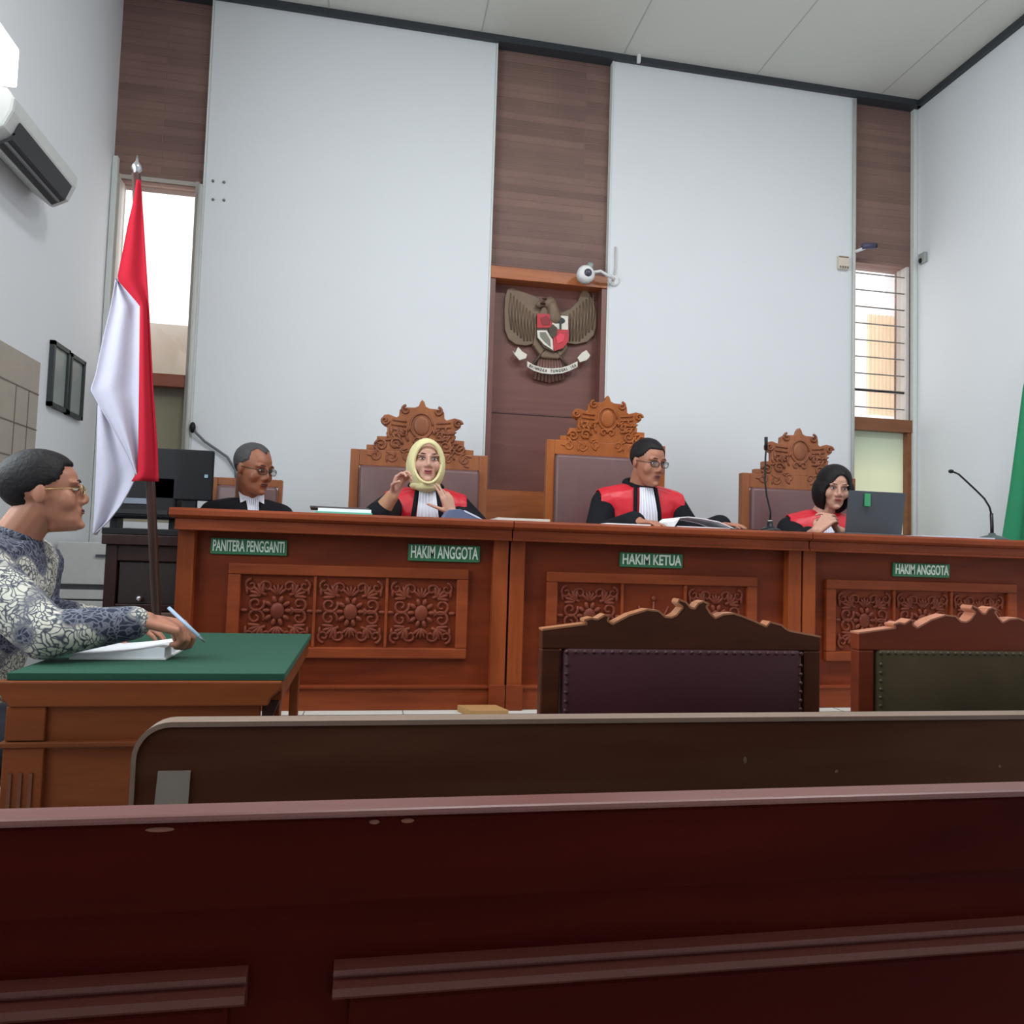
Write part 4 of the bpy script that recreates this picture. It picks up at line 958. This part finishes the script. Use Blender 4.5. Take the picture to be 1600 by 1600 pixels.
# flag
FY=3.16
t=thing('national_flag','red and white flag hanging from a tall pole at the left','flag',(-.80,FY,0))
top=pp(213,272,Y=FY); bot=pp(241,1010,Y=FY); dirp=(bot-top).normalized(); bot=top+dirp*((top.z-.42)/-dirp.z)
bot.y=3.22
MB().tube([top,bot],.017,12).build('pole',wood('flag_pole_wood',(58,36,32),(74,48,42),'Z'),t,smooth=True)
MB().lathe(top,[(.010,-.01),(.012,.01),(.020,.02),(.016,.035),(.006,.05),(.002,.075)],14).build('finial',CHROME,t,smooth=True)
MB().lathe((bot.x,bot.y,PZ),[(.05,0),(.05,.015),(.035,.03),(.022,.05),(.02,.12)],28).build('base',BLACKM,t,smooth=True)
def cloth(name,L,Rr,mat,par,Y,amp,freq,ph=0,slope=0,nx=36,ny=60):
    """cloth between two hanging outlines, pleated in depth"""
    def at(P,y):
        for (a,b),(c,d) in zip(P,P[1:]):
            if b<=y<=d or (d-b)==0: return a+(c-a)*((y-b)/(d-b) if d!=b else 0)
        return P[-1][0]
    ys=[L[0][1]+(L[-1][1]-L[0][1])*k/ny for k in range(ny+1)]; rings=[]
    for k,y in enumerate(ys):
        a=at(L,y); b=at(Rr,min(max(y,Rr[0][1]),Rr[-1][1])); row=[]
        for i in range(nx+1):
            u=i/nx; f=k/ny
            Yq=Y+amp*(.35+.65*f)*math.sin(freq*u*2*PI*(1-.15*f)+ph+1.2*f)+slope*(u-.5)
            p0=pp(a+(b-a)*u,y,Y=Y); row.append(Vector((p0.x,Yq,p0.z)))
        rings.append(row)
    mb=MB(); V=[[mb.bm.verts.new(p) for p in r_] for r_ in rings]
    for a,b in zip(V,V[1:]):
        for i in range(nx): mb.face([a[i],a[i+1],b[i+1],b[i]])
    o=mb.build(name,mat,par,smooth=True); s=o.modifiers.new('s','SOLIDIFY'); s.thickness=.004; return o
cloth('white_band',[(182,436),(170,490),(160,530),(148,585),(140,608),(154,634),(172,664),(192,700),(212,742)],[(182,436),(196,452),(220,478),(220,742)],FLAGW:=plain('flag_white',(176,172,188),.9,var=.03,spec=.1),t,FY-.03,.016,1.6)
cloth('red_band',[(213,282),(206,320),(200,345),(191,392),(182,436),(196,452),(218,477),(217,600),(216,700),(214,738),(205,752)],[(220,282),(224,340),(229,420),(234,500),(239,600),(246,700),(248,746),(248,752)],FLAGR,t,FY-.045,.014,1.3,1.0)
cloth('white_fold',[(156,600),(153,640),(151,720),(149,780),(147,835)],[(166,600),(172,640),(190,680),(214,735),(212,752),(204,768),(190,792),(172,815),(150,835)],FLAGW,t,FY+.0,.014,1.4,2.0)
# green flag at right
t=thing('green_flag','green flag hanging at the right edge of the bench','flag',(4.0,4.0,PZ))
p0=pp(1640,560,Y=3.72)
MB().tube([(p0.x,3.74,PZ+.02),(p0.x-.04,3.74,p0.z+.5)],.016,12).build('pole',wood('flag_pole_wood',(58,36,32),(74,48,42),'Z'),t,smooth=True)
MB().lathe((p0.x,3.74,PZ),[(.08,0),(.08,.015),(.05,.03),(.025,.05),(.02,.1)],24).build('base',BLACKM,t,smooth=True)
cloth('cloth',[(1630,480),(1600,605),(1590,690),(1580,770),(1568,850),(1562,900)],[(1640,480),(1648,605),(1654,700),(1658,800),(1660,900)],FLAGG,t,3.70,.02,3.2,.5)
# ------------------------------------------------------------------ things on the benches
ZT=1.2155
def papers(name,x0,x1,y0,y1,z0,h,label,mat=WHITEP,rot=0,cat='papers',group=None,n=1):
    c=Vector(((x0+x1)/2,(y0+y1)/2,0)); M=Matrix.Translation(c)@Matrix.Rotation(rot,4,'Z')@Matrix.Translation(-c)
    o=MB().box((x0,y0,z0),(x1,y1,z0+h),M).build(name,mat,None,.001); return tag(o,label,cat,group)
# folders beside the woman with scarf
p=pp(488,790,Y=3.45); q=pp(582,795,Y=3.45)
papers('folder',p.x+.02,q.x,3.35,3.62,ZT,.012,'teal folder at the bottom of the stack left of the headscarf',TEAL,cat='folder')
papers('paper_stack',p.x+.03,q.x-.005,3.36,3.61,ZT+.0125,.014,'white paper stack on the teal folder',WHITEP)
papers('folder',p.x-.01,q.x-.02,3.38,3.60,ZT+.027,.008,'dark folder on top of the paper stack left of the headscarf',plain('folder_dark',(76,66,66),.6),R(3),'folder')
p=pp(690,795,Y=3.45); q=pp(752,800,Y=3.45)
t=thing('folder','open slate blue folder in front of the person in the headscarf','folder',(p.x+.1,3.5,ZT))
MB().prism([Vector((p.x+.0,3.42,ZT)),Vector((p.x+.03,3.42,ZT+.045)),Vector((p.x+.08,3.42,ZT+.05)),Vector((q.x-.03,3.42,ZT+.018)),Vector((q.x,3.42,ZT))],(0,.18,0)).build('cover',BLUEF,t,.003)
MB().prism([Vector((p.x+.10,3.418,ZT+.046)),Vector((q.x-.02,3.418,ZT+.02)),Vector((q.x+.005,3.418,ZT+.006)),Vector((q.x-.02,3.418,ZT+.012)),Vector((p.x+.1,3.418,ZT+.038))],(0,.17,0)).build('page',plain('blue_white_page',(196,204,226),.6),t)
p=pp(772,803,Y=3.5); q=pp(852,806,Y=3.5)
papers('paper_stack',p.x,q.x,3.4,3.62,ZT,.018,'low pile of cream papers at the joint of the left and middle benches',plain('cream_paper',(206,200,190),.7))
p=pp(938,817,Y=3.4); q=pp(1005,819,Y=3.4)
papers('paper_sheet',p.x,q.x,3.3,3.5,ZT,.008,'thin white sheets right before the person in glasses and robe',WHITEP)
# open book
p=pp(1040,815,Y=3.45); q=pp(1135,822,Y=3.45)
t=thing('open_file','thick open file with a curled white page on the middle bench','papers',((p.x+q.x)/2,3.45,ZT))
w=q.x-p.x
MB().box((p.x+.02,3.36,ZT),(q.x,3.60,ZT+.01)).build('pages',WHITEP,t)
pr=[(0,0),(.005,.03),(.03,.05),(.07,.055),(.14,.05),(.22,.038),(w-.06,.028),(w,.006)]
pts=[Vector((p.x+a,3.35,ZT+b)) for a,b in pr]+[Vector((p.x+a,3.35,ZT+b-.004)) for a,b in pr[::-1][:-1]]
MB().prism(pts[:-1],(0,.22,0)).build('curled_page',WHITEP,t)
p=pp(1135,826,Y=3.4); q=pp(1180,828,Y=3.4)
papers('folder',p.x,q.x,3.34,3.55,ZT,.008,'flat dark folder left of the standing microphone',BLACK,cat='folder')
p=pp(1418,833,Y=3.4); q=pp(1530,836,Y=3.4)
papers('paper_sheet',p.x,q.x,3.3,3.5,ZT,.009,'white sheets between the laptop and the right microphone',plain('grey_white_sheet',(200,204,220),.6))
# standing microphone in the middle
b=pp(1203,826,Y=3.42)
t=thing('microphone','black gooseneck microphone standing between the two right-hand judges','microphone',(b.x,3.42,ZT))
MB().lathe((b.x,3.42,ZT),[(.05,0),(.05,.012),(.035,.02),(.016,.03),(.014,.05)],20).build('base',BLACKM,t,smooth=True)
MB().tube([(b.x,3.42,ZT+.05)]+[pp(x,y,Y=3.42) for x,y in ((1204,800),(1198,775),(1195,750),(1196,715),(1197,700))],.0045,8).build('neck',BLACKM,t,smooth=True)
MB().tube([pp(1197,702,Y=3.42),pp(1197,683,Y=3.42)],[.008,.0085],12).build('head',BLACK,t,smooth=True)
MB().lathe((b.x,3.42,ZT+.05),[(.012,0),(.014,.004),(.012,.008)],16).build('ring',CHROME,t,smooth=True)
b=pp(1550,836,Y=3.42)
t=thing('microphone','black gooseneck microphone bent to the left at the right bench','microphone',(b.x,3.42,ZT))
MB().lathe((b.x,3.42,ZT),[(.075,0),(.072,.012),(.045,.022),(.018,.03),(.014,.04)],24).build('base',plain('mic_base_grey',(70,84,82),.5),t,smooth=True)
MB().tube([(b.x,3.42,ZT+.03),pp(1550,822,Y=3.42),pp(1549,802,Y=3.42)],.0085,10).build('stem',BLACKM,t,smooth=True)
MB().tube([pp(x,y,Y=3.42) for x,y in ((1549,804),(1546,792),(1538,779),(1525,766),(1510,752),(1498,741),(1490,737.5))],.0048,8).build('neck',BLACKM,t,smooth=True)
MB().ell(pp(1486,736.5,Y=3.42),(.014,.011,.010)).build('head',BLACK,t,smooth=True)
# laptop
l=pp(1327,766,Y=3.42); r=pp(1417,769,Y=3.42)
t=thing('laptop','open dark grey laptop seen from behind on the right bench','laptop',((l.x+r.x)/2,3.55,ZT))
lx,rx=l.x,r.x-.005; 
MB().box((lx,3.44,ZT),(rx,3.67,ZT+.016)).build('base',GREYP,t,.004)
lean=.03
lid=MB().prism([Vector((lx,3.45,ZT+.016)),Vector((lx,3.456,ZT+.016)),Vector((lx,3.456-lean,l.z)),Vector((lx,3.45-lean,l.z))],(rx-lx,0,0)).build('lid',plain('laptop_lid',(68,74,82),.45),t,.002)
MB().box((lx+.085,3.448-lean-.001,l.z-.075),(lx+.115,3.45-lean+.004,l.z-.012)).build('sticker',plain('green_sticker',(60,150,100),.5),t)
# step block
p=pp(748,1112,Z=PZ+.03)
t=tag(MB().prism([Vector((.44,3.17,PZ)),Vector((.60,3.17,PZ)),Vector((.565,3.285,PZ)),Vector((.40,3.285,PZ))],(0,0,.028)).build('wood_block',plain('raw_wood',(170,128,80),.7,var=.12),None,.002),'small raw wooden block on the platform edge before the left bench','block')
# ------------------------------------------------------------------ chairs in front
crest=[(848,984),(918,975),(914,969),(925,966),(934,968),(946,961),(952,963),(950,970),(958,975),(985,961),(1012,953),(1030,955),(1040,964),(1050,965),(1058,961),(1063,955),(1068,949),(1060,942),(1062,937),(1072,941),(1080,950),(1086,951),(1092,943),(1100,940),(1109,944),(1104,948),(1110,958),(1118,966),(1131,960),(1148,959),(1160,963),(1180,971),(1198,979),(1204,972),(1222,977),(1226,981),(1234,986),(1283,995)]
def court_chair(Y,dx,dz,w,fr,edge,pad,label,back_rot=0):
    t=thing('court_chair',label,'chair',(dx,Y,0))
    P0=[pp(x,y,Y=1.75) for x,y in crest]
    xl,xr=P0[0].x,P0[-1].x; cx=(xl+xr)/2
    L=lambda x,z:Vector((dx+(x-cx)*w,Y,z+dz))
    low=.855
    pts=[L(p.x,p.z) for p in P0]+[L(xr,low),L(xl,low)]
    MB().prism(pts,(0,.035,0)).build('top_rail',fr,t,.003)
    # pale edge along the crest: light on its top faces, put into colour
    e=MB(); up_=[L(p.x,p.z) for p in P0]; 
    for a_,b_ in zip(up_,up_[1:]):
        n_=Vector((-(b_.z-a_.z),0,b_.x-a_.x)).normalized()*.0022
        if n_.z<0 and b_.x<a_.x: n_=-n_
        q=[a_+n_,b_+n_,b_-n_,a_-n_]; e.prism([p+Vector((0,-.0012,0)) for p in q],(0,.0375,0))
    e.build('crest_lit_edge',edge,t)
    hw=(xr-xl)/2*w
    for q in (-1,1):
        MB().box((dx+q*hw-(.045 if q>0 else 0),Y,0),(dx+q*hw+(0 if q>0 else .045),Y+.035,low+dz)).build('back_leg',fr,t,.004)
        MB().box((dx+q*(hw-.0225)-.0225,Y+.46,0),(dx+q*(hw-.0225)+.0225,Y+.505,.53)).build('front_leg',fr,t,.004)
        MB().box((dx+q*(hw-.0225)-.03,Y+.03,.53),(dx+q*(hw-.0225)+.03,Y+.52,.56)).build('armrest',fr,t,.008)
    MB().box((dx-hw+.045,Y+.002,.46),(dx+hw-.045,Y+.033,.53)).build('lower_rail',fr,t,.003)
    a,b=dx-hw+.052,dx+hw-.052
    MB().box((a,Y-.008,.53),(b,Y+.045,low+.003+dz)).build('back_pad',pad,t,.012,True)
    st=MB(); n=int((b-a)/.022)
    for i in range(n+1): st.ell((a+.005+(b-a-.01)*i/n,Y-.008,low-.006+dz),(.005,.004,.005),None,8,5)
    for i in range(15):
        for x in (a+.006,b-.006): st.ell((x,Y-.008,low-.035-.021*i+dz),(.005,.004,.005),None,8,5)
    return t,st
t,st=court_chair(1.75,.758,0,1.0,CH1,CH1T,MAROON,'dark wooden chair with maroon back panel, before the middle bench'); st.build('stud_row',plain('stud_dark',(64,30,30),.4),t,smooth=True)
MB().box((.43,1.80,.40),(1.08,2.26,.45)).build('seat',MAROON,t,.015)
t,st=court_chair(1.80,1.605,-.003,1.0,CH2,plain('lit_crest_edge',(176,112,84),.5),OLIVE,'orange wooden chair with worn olive back panel at the right'); st.build('stud_row',plain('stud_olive',(60,52,40),.4),t,smooth=True)
MB().box((1.28,1.85,.40),(1.93,2.31,.45)).build('seat',OLIVE,t,.015)
# ------------------------------------------------------------------ pews
t=thing('pew','brown pew with a rounded corner and worn back, second from the camera','pew',(.6,1.5,0))
xl=-.345; xr=2.6; zt=.790; rr=.055
def rounded(xl,xr,z0,zt,rr,ins=0):
    pts=[Vector((xl+ins,1.3,z0))]
    for k in range(9):
        a=PI-PI/2*k/8; pts.append(Vector((xl+rr+(rr-ins)*math.cos(a),1.3,zt-rr+(rr-ins)*math.sin(a))))
    for k in range(9):
        a=PI/2-PI/2*k/8; pts.append(Vector((xr-rr+(rr-ins)*math.cos(a),1.3,zt-rr+(rr-ins)*math.sin(a))))
    pts.append(Vector((xr-ins,1.3,z0))); return pts
MB().prism(rounded(xl,xr,.40,zt,rr),(0,.035,0)).build('backrest',PEWB,t,.006)
a=rounded(xl,xr,.40,zt+.001,rr,-.001); b_=rounded(xl,xr,.40,zt,rr,.006)
mb=MB()
for i in range(len(a)-1):
    q=[a[i],a[i+1],b_[i+1],b_[i]]
    mb.prism([p+Vector((0,-.003,0)) for p in q],(0,.041,0))
mb.build('rim',wood('pew_rim_pale',(112,92,78),(130,108,94),'X',rough=.6),t)  # rim paler and greyer than the backrest
MB().box((xl+.02,1.335,.38),(xr-.02,1.74,.42)).build('seat',PEWB,t,.008)
for x in (xl+.05,(xl+xr)/2,xr-.1): MB().box((x,1.30,0),(x+.05,1.72,.38)).build('support',PEWB,t,.004)
for px,py,k in ((1165,1188,0),(1308,1206,1),(1563,1198,1)):
    p=pp(px,py,Y=1.298); MB().ell((p.x,1.2995,p.z),(.0035,.0012,.0035 if k else .006),None,10,6).build('scuff',plain('scuff_pale',(96,72,58),.8),t)
l=pp(247,1205,Y=1.298); r=pp(298,1205,Y=1.298)
tag(MB().prism([Vector((l.x,1.299,l.z)),Vector((r.x,1.299,l.z+.0)),Vector((r.x-.002,1.299,l.z-.075)),Vector((l.x-.004,1.299,l.z-.075))],(0,-.002,0)).build('sticker',plain('grey_sticker',(132,122,112),.7,var=.1,scale=40)),'blank grey sticker at the left end of the brown pew','sticker')
# nearest pew
t=thing('pew','dark red mahogany pew with panelled back, nearest the camera','pew',(.3,.8,0))
xl=-.9; xr=1.6; Y0=.60
MB().box((xl,Y0-.005,.8705),(xr,Y0+.024,.8765)).build('cap_rail',PEWT,t,.003)
MB().box((xl,Y0,.806),(xr,Y0+.022,.8705)).build('top_rail',PEWF,t,.003)
MB().box((xl,Y0+.006,.30),(xr,Y0+.026,.806)).build('backrest',PEWF,t)
for a,b in ((xl+.06,-.073),(-.012,.86),(.92,xr-.06)):
    MB().prism([Vector((a,y,z)) for y,z in [(Y0+.006,.764),(Y0-.004,.761),(Y0-.004,.757),(Y0-.001,.7555),(Y0-.001,.754),(Y0-.010,.751),(Y0-.010,.745),(Y0+.0,.738),(Y0+.006,.738)]],(b-a,0,0)).build('panel_moulding',wood('pew_moulding_lit',(72,30,24),(92,44,36),'X',rough=.4,spec=.4),t)  # paler tone paints the light caught on the ledges
    MB().box((a+.012,Y0+.0,.36),(b-.012,Y0+.008,.738)).build('raised_panel',PEWF,t,.003)
MB().box((xl+.02,Y0+.03,.40),(xr-.02,Y0+.42,.43)).build('seat',PEWF,t,.008)
for x in (xl,xr-.04): MB().box((x,Y0,0),(x+.04,Y0+.42,.40)).build('end_support',PEWF,t,.004)
for px,py,sx in ((250,1296,.010),(585,1284,.004),(637,1282,.005)):
    p=pp(px,py,Y=Y0); MB().ell((p.x,Y0-.0003,p.z),(sx,.0012,.0018),None,10,6).build('chip',plain('chipped_varnish',(118,74,58),.8),t)
# ------------------------------------------------------------------ ceiling lights (out of frame, above the benches and the room)
def area(name,loc,rot,sx,sy,pw,col=(1,1,1)):
    l=bpy.data.lights.new(name,'AREA'); l.shape='RECTANGLE'; l.size=sx; l.size_y=sy; l.energy=pw; l.color=col
    o=bpy.data.objects.new(name,l); o.location=loc; o.rotation_euler=rot; COL.objects.link(o); return o
# daylight through the two left windows
for y in (.85,2.35): area('window_daylight',(XL-.2,y,2.5),(0,R(-90),0),2.1,1.05,70,(.95,.97,1))
# fluorescent ceiling panels
for x,y in ((.6,1.9),(2.6,1.9),(.6,-.6),(2.6,-.6)):
    t=thing('ceiling_light','white ceiling panel light over the room','lamp',(x,y,ZC),'ceiling panel lights')
    MB().box((x-.32,y-.17,ZC-.03),(x+.32,y+.17,ZC)).build('housing',WHITEPL,t)
    MB().box((x-.30,y-.15,ZC-.034),(x+.30,y+.15,ZC-.03)).build('diffuser',emit('tube_light',(250,252,255),1.5),t)
    area('ceiling_panel_light',(x,y,ZC-.05),(0,0,0),.6,.3,50 if y>1 else 6,(.97,.99,1))
# ------------------------------------------------------------------ re-base things on their Empties
bpy.context.view_layer.update()
def kids(o): return [c for c in bpy.data.objects if c.parent==o]
for o,base in THINGS:
    o.location=base
    for c in kids(o):
        c.location=Vector(c.location)-base
# world
w=bpy.data.worlds.new('world'); scene.world=w; w.use_nodes=True
bg=w.node_tree.nodes['Background']; bg.inputs[0].default_value=(.96,.97,1,1); bg.inputs[1].default_value=2.6
scene.view_settings.view_transform='Standard'; scene.view_settings.look='None'; scene.view_settings.gamma=1; scene.view_settings.exposure=.22
